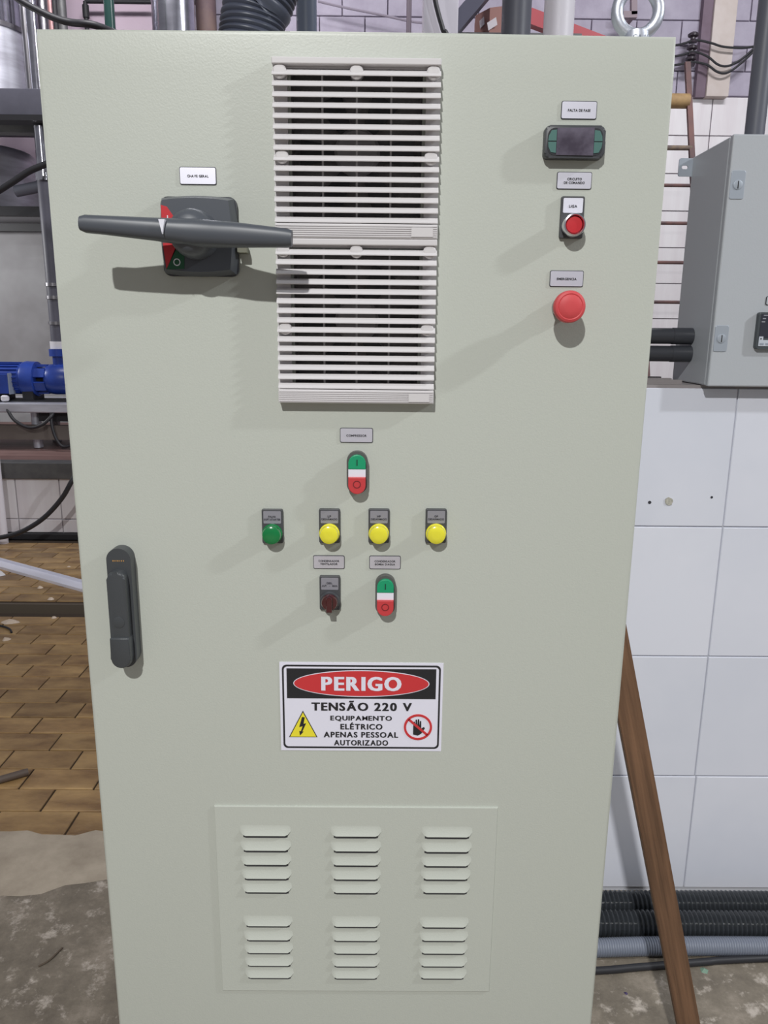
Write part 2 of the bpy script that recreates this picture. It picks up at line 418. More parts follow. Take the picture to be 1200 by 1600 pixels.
# window track on top of the partition
tr = struct(obj('trim_1', box(B(), 0.0, 4.2, Y_WALL+0.004, Y_WALL+0.19, 1.332, 1.340), sill_m)); tr['label'] = 'taupe window track along the top of the partition'
for yy in (0.725, 0.79, 0.86): obj('track_rail', box(B(), 0.0, 0.73, yy, yy+0.012, 1.340, 1.350), sill_m, tr)

# ---- raised platform on the left
pf = struct(obj('floor_platform', box(B(), -7, 1.5, Y_RISER+0.10, Y_FAR, 0.0, Z_PLAT-0.004), red_floor)); pf['label'] = 'red painted raised platform floor'
ri = struct(obj('wall_platform', box(B(), -7, -0.2, Y_RISER+0.012, Y_RISER+0.10, 0, Z_PLAT-0.11), grout_far)); ri['label'] = 'white tiled riser of the platform'
zj = at(60, 811, y=Y_RISER).z; xj = at(97, 811, y=Y_RISER).x; TWR = xj-at(29, 811, y=Y_RISER).x
for k in range(-6, 5):
    for z0, z1 in ((0.045, zj), (zj, zj+0.30)):
        z1 = min(z1, Z_PLAT-0.112)
        obj('wall_tile', box(B(), xj+TWR*k+.004, xj+TWR*(k+1)-.004, Y_RISER, Y_RISER+.014, z0+.004, z1-.004, .002, 1), tile_far, ri)
t2 = struct(obj('trim_2', box(B(), -7, -0.2, Y_RISER-0.03, Y_RISER+0.10, Z_PLAT-0.115, Z_PLAT, 0.006), steel_mid)); t2['label'] = 'grey steel edge beam of the platform'
t3 = struct(obj('baseboard_platform', box(B(), -7, -0.2, Y_RISER-0.03, Y_RISER+0.012, 0, 0.045, 0.005), black_iron)); t3['label'] = 'dark kerb at the foot of the platform'

# ---- far wall
ZT = at(1120, 152, y=Y_FAR).z
XL, XR = -1.75, 1.2
wf = struct(obj('wall_far', box(B(), -8, 8, Y_FAR+0.02, Y_FAR+0.2, 0, 6.0), mortar_m)); wf['label'] = 'far wall of lilac painted blocks over white tiles'
ZC = at(60, 300, y=Y_FAR).z
obj('cement_render', box(B(), -8, XL-0.3, Y_FAR, Y_FAR+0.03, 0, ZC), conc_wall, wf)
obj('pink_render', box(B(), -8, XL, Y_FAR, Y_FAR+0.03, ZC, 6.0), pink_m, wf)
bh = 0.205; bw = 0.405; zi = 0
me_b = None
def block_mesh(w):
    b = B(); box(b, -w/2, w/2, 0, 0.03, 0, bh-0.009, 0.004, 1); bmesh.ops.recalc_face_normals(b, faces=b.faces)
    me = bpy.data.meshes.new('block'); b.to_mesh(me); b.free(); me.materials.append(block_m); return me
bm_full = block_mesh(bw-0.009)
z = ZT+0.012
while z < 5.3:
    k = 0
    while True:
        xc = XL + bw*(k+0.5) + (zi % 2)*bw/2
        if xc > 5.2: break
        link('block', bm_full, V(xc, Y_FAR-0.004+random.uniform(0, .004), z), wf); k += 1
    z += bh; zi += 1
ht = 0.327
for i in range(11):
    z1 = ZT-ht*i; z0 = z1-ht
    if z0 < Z_PLAT-0.3: break
    xv = at(1109, 200, y=Y_FAR).x
    for k in range(-6, 5):
        obj('wall_tile', box(B(), xv+0.45*k+.004, xv+0.45*(k+1)-.004, Y_FAR-0.012, Y_FAR+0.02, z0+.004, z1-.004, .002, 1), tile_far, wf)
# plaster pilaster
pa, pb = at(1103, 120, y=Y_FAR-0.05), at(1138, 120, y=Y_FAR-0.05)
obj('pilaster', box(B(), pa.x, pb.x, Y_FAR-0.10, Y_FAR+0.02, ZT-0.02, 6.0, .006), plaster_m, wf)
pc = at(1088, 120, y=Y_FAR-0.05)
obj('pilaster_side', box(B(), pc.x, pa.x, Y_FAR-0.07, Y_FAR+0.02, ZT-0.02, 6.0), plaster_pur, wf)

# ================================================================== the cabinet
Zt, Zb, HX = 1.8144, 0.115, 0.4
cab = thing('control_cabinet', 'tall grey-green electrical control cabinet with switches, vents and a danger sign', 'cabinet', (0, 0.25, 0))
bs = B()
for a in ((-.395, .395, .498, .50, .10, 1.811), (-.395, -.393, .0235, .50, .10, 1.811), (.393, .395, .0235, .50, .10, 1.811), (-.395, .395, .0235, .50, 1.809, 1.811), (-.395, .395, .0235, .50, .10, .102)): box(bs, *a)
obj('body', bs, paint, cab)
obj('plinth', box(B(), -0.38, 0.38, 0.02, 0.49, 0, 0.10), charcoal_d, cab)
# door sheet with two openings behind the filter grilles
GX0, GX1 = -0.1053, 0.1055; GZT, GZB = 1.7809, 1.3554; GH = (GZT-GZB)/2
xs = [-HX, GX0+0.022, GX1-0.022, HX]; zs = [Zb, GZB+0.022, GZB+GH-0.012, GZB+GH+0.022, GZT-0.012, Zt]
d = B(); gv = {}
for i, xx in enumerate(xs):
    for j, zz in enumerate(zs): gv[i, j] = d.verts.new((xx, 0, zz))
for i in range(3):
    for j in range(5):
        if i == 1 and j in (1, 3): continue
        d.faces.new((gv[i, j], gv[i+1, j], gv[i+1, j+1], gv[i, j+1]))
bd = [e for e in d.edges if e.is_boundary and (all(abs(abs(v.co.x)-HX) < 1e-6 for v in e.verts) or all(abs(v.co.z-Zt) < 1e-6 for v in e.verts) or all(abs(v.co.z-Zb) < 1e-6 for v in e.verts))]
ex = bmesh.ops.extrude_edge_only(d, edges=bd)
for v in [g for g in ex['geom'] if isinstance(g, bmesh.types.BMVert)]: v.co.y = 0.022
rim = [e for e in d.edges if all(abs(v.co.y) < 1e-6 for v in e.verts) and not e.is_boundary and len(e.link_faces) == 2 and e.calc_face_angle(0) > 0.5]
vert = [e for e in d.edges if len(e.link_faces) == 2 and e.calc_face_angle(0) > 0.5 and e not in rim]
bmesh.ops.bevel(d, geom=rim+vert, offset=0.0045, segments=3, affect='EDGES', profile=0.5)
obj('door', d, paint, cab, smooth=True)

# ---- filter grilles
def grille(zt, lab):
    zb = zt-GH; w = GX1-GX0; cx = (GX0+GX1)/2
    g = obj('filter_grille', ring_prism(B(), [(GX0, zt), (GX0, zb), (GX1, zb), (GX1, zt)][::-1],
        [(GX0+.018, zt-.010), (GX0+.018, zb+.02), (GX1-.018, zb+.02), (GX1-.018, zt-.010)][::-1], 0.0, -0.005), abs_white, cab, label=lab)
    obj('top_bar', box(B(), GX0, GX1, -0.0165, -0.004, zt-0.0078, zt, 0.0012), abs_white, g)
    prof = [(-0.011, 0.0038), (-0.0165, -0.0022), (-0.0165, -0.0034), (-0.0145, -0.0036), (-0.002, 0.0030), (-0.002, 0.0038)]
    s = B(); a = [s.verts.new((-w/2, y, z)) for y, z in prof]; b = [s.verts.new((w/2, y, z)) for y, z in prof]; n = len(prof)
    s.faces.new(a); s.faces.new(b[::-1])
    for i in range(n): s.faces.new((a[i], b[i], b[(i+1) % n], a[(i+1) % n]))
    bmesh.ops.recalc_face_normals(s, faces=s.faces)
    me = bpy.data.meshes.new('slat'); s.to_mesh(me); s.free(); me.materials.append(abs_white)
    for k in range(15): link('slat', me, V(cx, 0, zt-0.0168-0.01235*k), g)
    for i in range(1, 4):
        xx = GX0+w*(0.085+0.83*i/4)
        obj('rib', box(B(), xx-.0012, xx+.0012, -.003, .004, zb+.02, zt-.010), abs_white, g)
    zz = [(0.045, 1), (0.5, 1), (0.955, 1)]
    for f, _ in zz: obj('boss', lathe(B(), (GX0+w*f, 0, zt-0.0150), [(.0085, 0), (.0085, .0128), (.0070, .0142), (0, .0146)], seg=24), abs_white, g, smooth=True)
    for f in (0.05, 0.95): obj('boss', lathe(B(), (GX0+w*f, 0, zt-0.0168-0.01235*8+.0018), [(.0085, 0), (.0085, .0128), (.0070, .0142), (0, .0146)], seg=24), abs_white, g, smooth=True)
    obj('boss', lathe(B(), (cx, 0, zb+0.0138), [(.0085, 0), (.0085, .0128), (.0070, .0142), (0, .0146)], seg=24), abs_white, g, smooth=True)
    bp = obj('ridged_base', box(B(), GX0, GX1, -0.0165, 0, zb+.0004, zb+.0185, .001), abs_white, g)
    for k in range(6): obj('ridge', box(B(), GX0+.001, GX1-.001, -0.0175, -0.016, zb+.0022+k*.0026, zb+.0036+k*.0026), abs_white, g)
    obj('maker_patch', box(B(), GX1-.034, GX1-.006, -0.0182, -0.016, zb+.003, zb+.0145), abs_white, g)
    hs = B()
    x0, x1, z0, z1 = GX0+.02, GX1-.02, zb+.02, zt-.0105
    for a in ((x0, x0+.002, .0005, .036, z0, z1), (x1-.002, x1, .0005, .036, z0, z1), (x0, x1, .0005, .036, z0, z0+.002), (x0, x1, .0005, .036, z1-.002, z1), (x0, x1, .034, .036, z0, z1)): box(hs, *a)
    obj('filter_housing', hs, filter_dark, g)
    zc = (z0+z1)/2; fb = B()
    lathe(fb, (cx, .034, zc), [(.030, 0), (.030, .014), (.026, .018), (0, .018)])
    obj('fan_hub', fb, fan_grey, g, smooth=True)
    for k in range(6):
        a = k*math.pi/3; ca, sa = math.cos(a), math.sin(a); q = B()
        vs = [q.verts.new((cx+ca*rr-sa*t, .026+dy, zc+sa*rr+ca*t)) for rr, t, dy in ((.028, -.008, 0), (.075, -.018, .004), (.075, .018, -.006), (.028, .008, -.004))]
        q.faces.new(vs); q2 = bmesh.ops.extrude_face_region(q, geom=list(q.faces))
        for v in [e for e in q2['geom'] if isinstance(e, bmesh.types.BMVert)]: v.co.y += .0015
        obj('fan_blade', q, charcoal_d, g)
grille(GZT, 'upper light grey louvred filter grille'); grille(GZT-GH, 'lower light grey louvred filter grille')

# ---- name plates
def plate(px, py, w, h, lines, lab, widths=None):
    c = at(px, py, y=0); x, z = c.x, c.z
    p = obj('nameplate', prism(B(), rrect(x, z, w, h, .0022, 3), 0, -0.0010), ink_soft, cab, label=lab)
    obj('plate_face', prism(B(), rrect(x, z, w-.0016, h-.0016, .0018, 3), -.0008, -0.0016), plate_silver, p)
    n = len(lines); lh = 0.0029; gap = 0.0045
    for i, (s, wd) in enumerate(zip(lines, widths)):
        zz = z + (n-1)*gap/2 - i*gap - lh/2 - .0004
        lettering(s, x-wd/2, x+wd/2, zz, zz+lh, -.0016, ink, p, 0.018)
plate(309.5, 275, .0475, .0215, ['CHAVE GERAL'], 'white plate reading CHAVE GERAL', [.0275])
plate(904.5, 172.5, .0455, .0213, ['FALTA DE FASE'], 'white plate reading FALTA DE FASE', [.0285])
plate(897, 282.5, .0455, .0210, ['CIRCUITO', 'DE COMANDO'], 'white plate reading CIRCUITO DE COMANDO', [.0190, .0270])
plate(885, 435.5, .0450, .0208, ['EMERGENCIA'], 'white plate reading EMERGENCIA', [.0262])
plate(557, 680, .0460, .0205, ['COMPRESSOR'], 'silver plate reading COMPRESSOR', [.0282])
plate(514, 878, .0455, .0200, ['CONDENSADOR', 'VENTILADOR'], 'silver plate reading CONDENSADOR VENTILADOR', [.0300, .0250])
plate(601.5, 878.5, .0455, .0200, ['CONDENSADOR', "BOMBA D'AGUA"], "silver plate reading CONDENSADOR BOMBA D'AGUA", [.0300, .0290])

# ---- main rotary switch
c = at(310, 369, y=-0.015); X, Z = c.x, c.z
sw = obj('rotary_switch', prism(B(), rrect(X, Z, .0990, .0990, .010), 0, -0.006), charcoal_d, cab, label='large charcoal rotary main switch with long horizontal handle')
b = B(); n = 40
def squircle(cx, cz, s, bulge, m=10):
    """square of half size s with bowed sides"""
    out = []
    for k in range(4):
        for i in range(m):
            t = -1+2*i/m; q = s+bulge*(1-t*t); p = (t*s, -q)
            a = k*math.pi/2; out.append((cx+p[0]*math.cos(a)-p[1]*math.sin(a), cz+p[0]*math.sin(a)+p[1]*math.cos(a)))
    return out
o1, o2 = squircle(X, Z, .0465, .0035), squircle(X, Z, .0420, .0030)
va = [b.verts.new((x, -.004, z)) for x, z in o1]; vb = [b.verts.new((x, -.010, z)) for x, z in o1]; vc = [b.verts.new((x, -.026, z)) for x, z in o2]
for p, q in ((va, vb), (vb, vc)):
    for i in range(len(p)): b.faces.new((p[i], p[(i+1) % len(p)], q[(i+1) % len(p)], q[i]))
b.faces.new(vc); b.faces.new(va[::-1])
obj('base', b, charcoal, sw, smooth=True)
yf = -.0260
obj('on_mark', prism(B(), [(X-.0435, Z+.036), (X-.0435, Z+.008), (X-.029, Z+.008), (X-.0250, Z+.018), (X-.036, Z+.034)][::-1], yf, yf-.0008), red_m, sw, label='red arrow marked I')
obj('on_digit', box(B(), X-.0362, X-.0350, yf-.0012, yf-.0006, Z+.0145, Z+.0235), white_p, sw)
obj('off_mark_red', prism(B(), [(X-.0435, Z-.010), (X-.0405, Z-.042), (X-.027, Z-.018), (X-.027, Z-.010)], yf, yf-.0008), red_m, sw)
obj('off_mark', prism(B(), [(X-.0405, Z-.0425), (X-.0175, Z-.0415), (X-.0165, Z-.026), (X-.0275, Z-.016)], yf, yf-.0008), mat('dark_green_print', (22, 84, 54), 0.5), sw, label='green mark with an O')
obj('off_digit', ring_prism(B(), circ(X-.0265, Z-.0335, .0046, seg=24), circ(X-.0265, Z-.0335, .0034, seg=24), yf-.0006, yf-.0012), white_p, sw)
obj('hub', lathe(B(), (X, -.024, Z), [(.0305, 0), (.0305, .010), (.0290, .026), (.0260, .040), (.0180, .047), (0, .049)], seg=40), charcoal, sw, smooth=True)
hl = at(126, 349, y=-.078); hr = at(456, 372.5, y=-.078)
ax = V(hr.x-hl.x, 0, hr.z-hl.z); Lh = ax.length; ax.normalize(); upz = V(-ax.z, 0, ax.x)
prof = [(0, .0085), (.006, .0106), (.03, .0112), (.09, .0136), (.112, .0150), (.135, .0175), (.160, .0160), (.185, .0150), (.232, .0122), (Lh-.006, .0112), (Lh, .0095)]
b = B(); prev = None; sg = 20
for s, hh in prof:
    p = V(hl.x, 0, hl.z)+ax*s; near = math.exp(-((s-.135)/.045)**2)
    yc = -.076+.018*near; hy = .0105+.013*near
    cur = [b.verts.new(p+upz*hh*math.copysign(abs(math.sin(2*math.pi*k/sg))**.75, math.sin(2*math.pi*k/sg))+V(0, yc+hy*math.copysign(abs(math.cos(2*math.pi*k/sg))**.75, math.cos(2*math.pi*k/sg)), 0)) for k in range(sg)]
    if prev:
        for k in range(sg): b.faces.new((prev[k], prev[(k+1) % sg], cur[(k+1) % sg], cur[k]))
    else: b.faces.new(cur)
    prev = cur
b.faces.new(prev[::-1])
obj('handle', b, charcoal, sw, smooth=True)
pt = at(253, 354, y=-.087)
obj('pointer_mark', prism(B(), [(pt.x-.0038, pt.z+.0085), (pt.x, pt.z-.0085), (pt.x+.0038, pt.z+.0085)], -.078, -.0878), white_p, sw, label='white triangular pointer')
lt = at(380, 391, y=-.012); obj('padlock_tab', box(B(), X+.050, lt.x+.006, -.018, -.002, lt.z-.004, lt.z+.004, .001), mat('olive_tab', (112, 112, 98), 0.6), sw)

# ---- phase-loss relay
c = at(898, 222, y=-.012); X, Z = c.x, c.z
pr = obj('phase_relay', prism(B(), rrect(X, Z, .0765, .0385, .006), 0, -.014, .003), charcoal_d, cab, smooth=True, label='dark digital phase relay with teal side keys')
obj('face', prism(B(), rrect(X, Z, .0700, .0320, .009), -.0138, -.0146), mat('relay_face', (48, 50, 54), 0.4), pr)
obj('display_film', prism(B(), [(X-.0235, Z-.0160), (X+.0235, Z-.0165), (X+.0235, Z+.0165), (X-.0235, Z+.0155)], -.0144, -.0156), film_m, pr, label='dark display under wrinkled film')
for s in (-1, 1):
    for q in (-1, 1):
        pts = [(X+s*.0240, Z+q*.0006), (X+s*.0345, Z+q*.0006), (X+s*.0338, Z+q*.0065), (X+s*.0305, Z+q*.0128), (X+s*.0240, Z+q*.0136)]
        obj('key', prism(B(), pts if s*q > 0 else pts[::-1], -.0144, -.0154), teal_m, pr)

# ---- devices with legend holders
def holder(px, py, lines, widths, lab, name, wid=.0300, hei=.0500, lh=.0027):
    c = at(px, py, y=-.003); x, z = c.x, c.z
    h = obj(name, prism(B(), rrect(x, z, wid, hei, .0022, 3), 0, -.0055, .001), holder_m, cab, label=lab)
    zl = z+hei/2-.0115
    obj('legend_plate', prism(B(), rrect(x, zl, wid-.005, .0182, .0012, 2), -.005, -.0060), legend_white if name == 'push_button' else legend_grey, h)
    for i, (s, wd) in enumerate(zip(lines, widths)):
        zz = zl-.0010-(i-(len(lines)-1)/2)*.0042-lh/2
        lettering(s, x-wd/2, x+wd/2, zz, zz+lh, -.0060, ink_soft, h, 0.012)
    return h, x, z-hei/2+.0150
h, x, z = holder(893.5, 340, ['LIGA'], [.0105], 'illuminated red push button with LIGA legend', 'push_button', .0305, .0520, .0032)
obj('bezel', lathe(B(), (x, -.005, z), [(.0135, 0), (.0145, .003), (.0145, .015), (.0138, .0175), (.0122, .0180), (.0114, .0165), (.0114, .010), (0, .010)], seg=40), chrome, h, smooth=True)
obj('button', lathe(B(), (x, -.013, z), [(.0110, 0), (.0110, .0055), (.0098, .0072), (.0040, .0076), (0, .0076)], seg=36), red_m, h, smooth=True)
def pilot(px, py, lines, widths, m, lab):
    h, x, z = holder(px, py, lines, widths, lab, 'pilot_light')
    obj('bezel_ring', lathe(B(), (x, -.005, z), [(.0142, 0), (.0145, .002), (.0145, .005), (.0130, .0062), (0, .0062)], seg=36), m, h, smooth=True)
    obj('lens', lathe(B(), (x, -.009, z), [(.0132, 0), (.0132, .008), (.0125, .0108), (.0100, .0122), (.005, .0127), (0, .0128)], seg=36), m, h, smooth=True)
pilot(426, 822, ['FALHA', 'SOFT-STARTER'], [.0105, .0235], green_lens, 'green pilot light')
pilot(515, 821.5, ['LP', 'DESARMADO'], [.0050, .0225], yellow_lens, 'yellow pilot light with LP legend')
pilot(592, 821.5, ['HP', 'DESARMADO'], [.0052, .0225], yellow_lens, 'yellow pilot light with HP legend')
pilot(681, 821.5, ['OP', 'DESARMADO'], [.0052, .0225], yellow_lens, 'yellow pilot light with OP legend')
h, x, z = holder(515.5, 926, ['DESL.', 'AUT.   -   MAN.'], [.0085, .0225], 'selector switch with short red knob', 'selector_switch', .0300, .0520)
obj('collar', lathe(B(), (x, -.005, z), [(.0145, 0), (.0145, .005), (.0135, .007), (0, .007)], seg=36), charcoal_d, h, smooth=True)
obj('knob_disc', lathe(B(), (x, -.011, z), [(.0118, 0), (.0118, .006), (.0108, .008), (0, .008)], seg=32), red_dark, h, smooth=True)
b = B(); kp = [(-.0042, -.0118), (.0042, -.0118), (.0042, .0095), (0, .0125), (-.0042, .0095)]
prism(b, [(x+a, z+q) for a, q in rot2(kp, (0, 0), math.radians(0))], -.017, -.0265, .0015); obj('knob_grip', b, red_dark, h)

# ---- emergency stop
c = at(892, 479, y=-.045); X, Z = c.x, c.z
es = obj('emergency_stop', lathe(B(), (X, 0, Z), [(.0150, 0), (.0150, .010), (.0128, .012), (.0128, .024), (0, .024)], seg=36), red_dark, cab, smooth=True, label='red mushroom emergency stop button')
obj('mushroom_head', lathe(B(), (X, -.022, Z), [(.0128, 0), (.0175, .004), (.0205, .011), (.0205, .017), (.0192, .0205), (.0165, .0218), (.0152, .0212), (.0142, .0220), (.0060, .0228), (0, .0230)], seg=48), red_soft, es, smooth=True)

# ---- double push buttons
def double_button(px, py, lab):
    c = at(px, py, y=-.010); x, z = c.x, c.z; w, hgt = .0290, .0600
    d = obj('double_push_button', prism(B(), rrect(x, z, w, hgt, w/2-.0002, 10), 0, -.012, .0025), mat('olive_grey_bezel', (86, 86, 84), 0.5), cab, smooth=True, label=lab)
    iw = w-.0050; r = iw/2; zc = z; zt = z+hgt/2-.0040; zb = z-hgt/2+.0012
    arcT = [(x+r*math.cos(a*math.pi/16), zt-r+r*math.sin(a*math.pi/16)) for a in range(17)]
    arcB = [(x-r*math.cos(a*math.pi/16), zb+r-r*math.sin(a*math.pi/16)) for a in range(17)]
    m1, m2 = z+.0058, z-.0050
    obj('start_key', prism(B(), arcT+[(x-r, m1), (x+r, m1)], -.011, -.0170, .0010), green_m, d, label='green start key marked I')
    obj('lamp_window', prism(B(), [(x-r, m2), (x+r, m2), (x+r, m1), (x-r, m1)], -.011, -.0162), white_p, d)
    obj('stop_key', prism(B(), arcB+[(x+r, m2), (x-r, m2)], -.011, -.0200, .0010), mat('stop_red', (196, 60, 64), 0.45), d, label='red stop key marked O')
    dk = mat('dark_green_ink', (14, 66, 52), 0.6); dr = mat('dark_red_ink', (116, 28, 34), 0.6)
    obj('start_mark', box(B(), x-.0008, x+.0008, -.0174, -.0165, z+.0110, z+.0195), dk, d)
    obj('stop_mark', ring_prism(B(), circ(x, z-.0150, .0055, seg=28), circ(x, z-.0150, .0043, seg=28), -.0195, -.0204), dr, d)
double_button(558, 738.5, 'green and red double push button for the compressor')
double_button(602, 930, 'green and red double push button for the water pump')

# ---- swing handle
c0, c1 = at(190, 853, y=-.006), at(197, 1040, y=-.006); X = c0.x+.004; zt, zb = c0.z, c1.z+.004; zm = (zt+zb)/2
X = at(197.5, 945, y=0).x
dh = obj('door_handle', prism(B(), rrect(X, zm, .0345, zt-zb, .0171, 10), 0, -.020, .007, 4), handle_m, cab, smooth=True, label='black swing handle with tapered lever')
b = B(); prism(b, rrect(X-.001, (zt+zb)/2-.0130, .0262, (zt-zb)-.036, .0105, 8), -.018, -.034, .004, 3); obj('lever', b, handle_m, dh, smooth=True)
b = B(); tipo = [(X-.001+px_*.0140, zb+.0525-(.002 if abs(px_) > .9 else 0)) for px_ in (1, .9, -.9, -1)]+[(X-.001+.0140*math.cos(math.radians(180+180*k/14)), zb+.0200+.0145*math.sin(math.radians(180+180*k/14))) for k in range(15)]
prism(b, tipo, -.019, -.0375, .0025, 3); obj('lever_tip', b, handle_m, dh, smooth=True)
obj('lock_cover', lathe(B(), (X-.001, -.0335, zm-.015), [(.0085, 0), (.0085, .0012), (.0070, .0016), (0, .0016)], seg=28), handle_m, dh, smooth=True)
for k, wd in enumerate((.0020, .0016, .0020, .0014, .0018, .0016)):
    xx = X-.0085+k*.0030; obj('maker_print', box(B(), xx, xx+wd, -.0205, -.0198, zt-.0190, zt-.0172), gold_m, dh)

# ---- danger sign
tl, trr, bl, br = at(437, 1033, y=0), at(693, 1037, y=0), at(439, 1170, y=0), at(689, 1175, y=0)
sx0, sx1 = (tl.x+bl.x)/2, (trr.x+br.x)/2; sz1, sz0 = (tl.z+trr.z)/2, (bl.z+br.z)/2
SW_, SH_ = sx1-sx0, sz1-sz0
U = lambda u: sx0+u*SW_
Vv = lambda v: sz1-v*SH_
cxs, czs = (sx0+sx1)/2, (sz0+sz1)/2
sg = obj('warning_sign', prism(B(), [(sx0, sz0), (sx1, sz0), (sx1, sz1), (sx0, sz1)], 0, -.0008), sign_white, cab, label='white danger sign reading PERIGO TENSÃO 220 V')
obj('border', ring_prism(B(), rrect(cxs, czs, SW_*.970, SH_*.945, .007, 6), rrect(cxs, czs, SW_*.948, SH_*.907, .0055, 6), -.0008, -.0011), sign_black, sg)
obj('band', prism(B(), [(U(.043), Vv(.402)), (U(.957), Vv(.402)), (U(.957), Vv(.068)), (U(.043), Vv(.068))], -.0008, -.0011), sign_black, sg)
obj('oval_rim', prism(B(), circ(U(.5), Vv(.232), SW_*.417, SH_*.149, 64), -.0010, -.0013), sign_white, sg)
obj('oval', prism(B(), circ(U(.5), Vv(.232), SW_*.412, SH_*.140, 64), -.0012, -.0015), sign_red, sg)
lettering('PERIGO', U(.254), U(.746), Vv(.312), Vv(.155), -.0015, sign_white, sg, 0.045)
lettering('TENSÃO 220 V', U(.192), U(.812), Vv(.540), Vv(.425), -.0008, sign_black, sg, 0.040)
lettering('EQUIPAMENTO', U(.308), U(.690), Vv(.660), Vv(.597), -.0008, sign_black, sg, 0.036)
lettering('ELÉTRICO', U(.370), U(.632), Vv(.753), Vv(.674), -.0008, sign_black, sg, 0.036)
lettering('APENAS PESSOAL', U(.266), U(.730), Vv(.846), Vv(.782), -.0008, sign_black, sg, 0.036)
lettering('AUTORIZADO', U(.330), U(.668), Vv(.938), Vv(.876), -.0008, sign_black, sg, 0.036)
def uv(p): return [(U(a), Vv(b)) for a, b in p]
obj('warning_triangle_edge', prism(B(), uv([(.050, .846), (.228, .846), (.139, .542)]), -.0008, -.0011), sign_black, sg)
obj('warning_triangle', prism(B(), uv([(.058, .838), (.220, .838), (.139, .562)]), -.0010, -.0014), sign_yellow, sg, label='yellow high voltage triangle')
obj('lightning_bolt', prism(B(), uv([(.133, .612), (.150, .616), (.142, .690), (.158, .684), (.133, .782), (.142, .778), (.119, .826), (.115, .770), (.124, .778), (.136, .718), (.115, .728)]), -.0013, -.0017), sign_black, sg)
pc_, rr = (U(.852), Vv(.722)), SH_*.148
hand = [(-.42, -.62), (.0, -.72), (.30, -.55), (.62, -.10), (.52, .02), (.30, -.12), (.28, .50), (.16, .52), (.13, .10), (.10, .66), (-.03, .66), (-.05, .12), (-.10, .64), (-.22, .62), (-.22, .08), (-.28, .46), (-.40, .44), (-.42, -.1)]
obj('hand_symbol', prism(B(), [(pc_[0]+a*rr*.80, pc_[1]+b*rr*.92) for a, b in hand], -.0008, -.0012), sign_black, sg)
obj('prohibition_ring', ring_prism(B(), circ(pc_[0], pc_[1], rr), circ(pc_[0], pc_[1], rr*.84), -.0008, -.0016), sign_red, sg)
obj('prohibition_bar', prism(B(), rot2([(pc_[0]-rr*.9, pc_[1]-rr*.085), (pc_[0]+rr*.9, pc_[1]-rr*.085), (pc_[0]+rr*.9, pc_[1]+rr*.085), (pc_[0]-rr*.9, pc_[1]+rr*.085)], pc_, math.radians(-42)), -.0008, -.0016), sign_red, sg)

# ---- louvred vent panel
a0, a1 = at(335.5, 1259, y=-.003), at(777, 1263, y=-.003); a2, a3 = at(347, 1548, y=-.003), at(765, 1549.5, y=-.003)
vx0, vx1, vz1, vz0 = (a0.x+a2.x)/2, (a1.x+a3.x)/2, (a0.z+a1.z)/2, (a2.z+a3.z)/2
vp = obj('vent_panel', prism(B(), [(vx0, vz0), (vx1, vz0), (vx1, vz1), (vx0, vz1)], 0.0, -.0032, .0009), paint, cab, label='grey-green vent panel pressed with rows of louvres')
def louver_mesh(w, h, dep):
    b = B(); nu, nv = 18, 8; g = []
    for j in range(nv+1):
        v = j/nv; row = []
        for i in range(nu+1):
            u = -1+2*i/nu; e = max(0.0, (1-abs(u))*w/2/(h*0.48)); e = 1 if e > 1 else math.sin(e*math.pi/2)
            zz = -v*h + (1-e)*h*0.30*v
            s = v**1.7; row.append(b.verts.new((u*w/2, -dep*s*e, zz)))
        g.append(row)
    for j in range(nv):
        for i in range(nu): b.faces.new((g[j][i], g[j][i+1], g[j+1][i+1], g[j+1][i]))
    lip = [b.verts.new((v.co.x, 0.0, v.co.z+0.0012)) for v in g[nv]]
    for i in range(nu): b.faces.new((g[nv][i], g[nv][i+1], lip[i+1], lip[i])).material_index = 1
    shade_rows = [[b.verts.new((v.co.x*.985, -0.0003, v.co.z+0.002-q)) for v in g[nv]] for q in (0.0, 0.0088)]
    for i in range(1, nu-1): b.faces.new((shade_rows[0][i], shade_rows[0][i+1], shade_rows[1][i+1], shade_rows[1][i])).material_index = 1  # dark strip on the sheet paints in the shadow line under the lip
    bmesh.ops.recalc_face_normals(b, faces=b.faces)
    me = bpy.data.meshes.new('louver'); b.to_mesh(me); b.free(); me.materials.append(paint); me.materials.append(louver_shade)
    for p in me.polygons: p.use_smooth = True
    me.set_sharp_from_angle(angle=math.radians(50)); return me
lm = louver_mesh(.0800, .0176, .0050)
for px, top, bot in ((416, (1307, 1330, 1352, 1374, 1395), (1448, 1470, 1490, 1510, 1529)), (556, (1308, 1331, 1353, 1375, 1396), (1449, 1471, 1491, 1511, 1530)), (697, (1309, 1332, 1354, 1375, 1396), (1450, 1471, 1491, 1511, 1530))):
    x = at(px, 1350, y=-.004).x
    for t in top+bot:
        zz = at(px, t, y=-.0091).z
        link('louver', lm, V(x, -.0031, zz+.0176), vp)

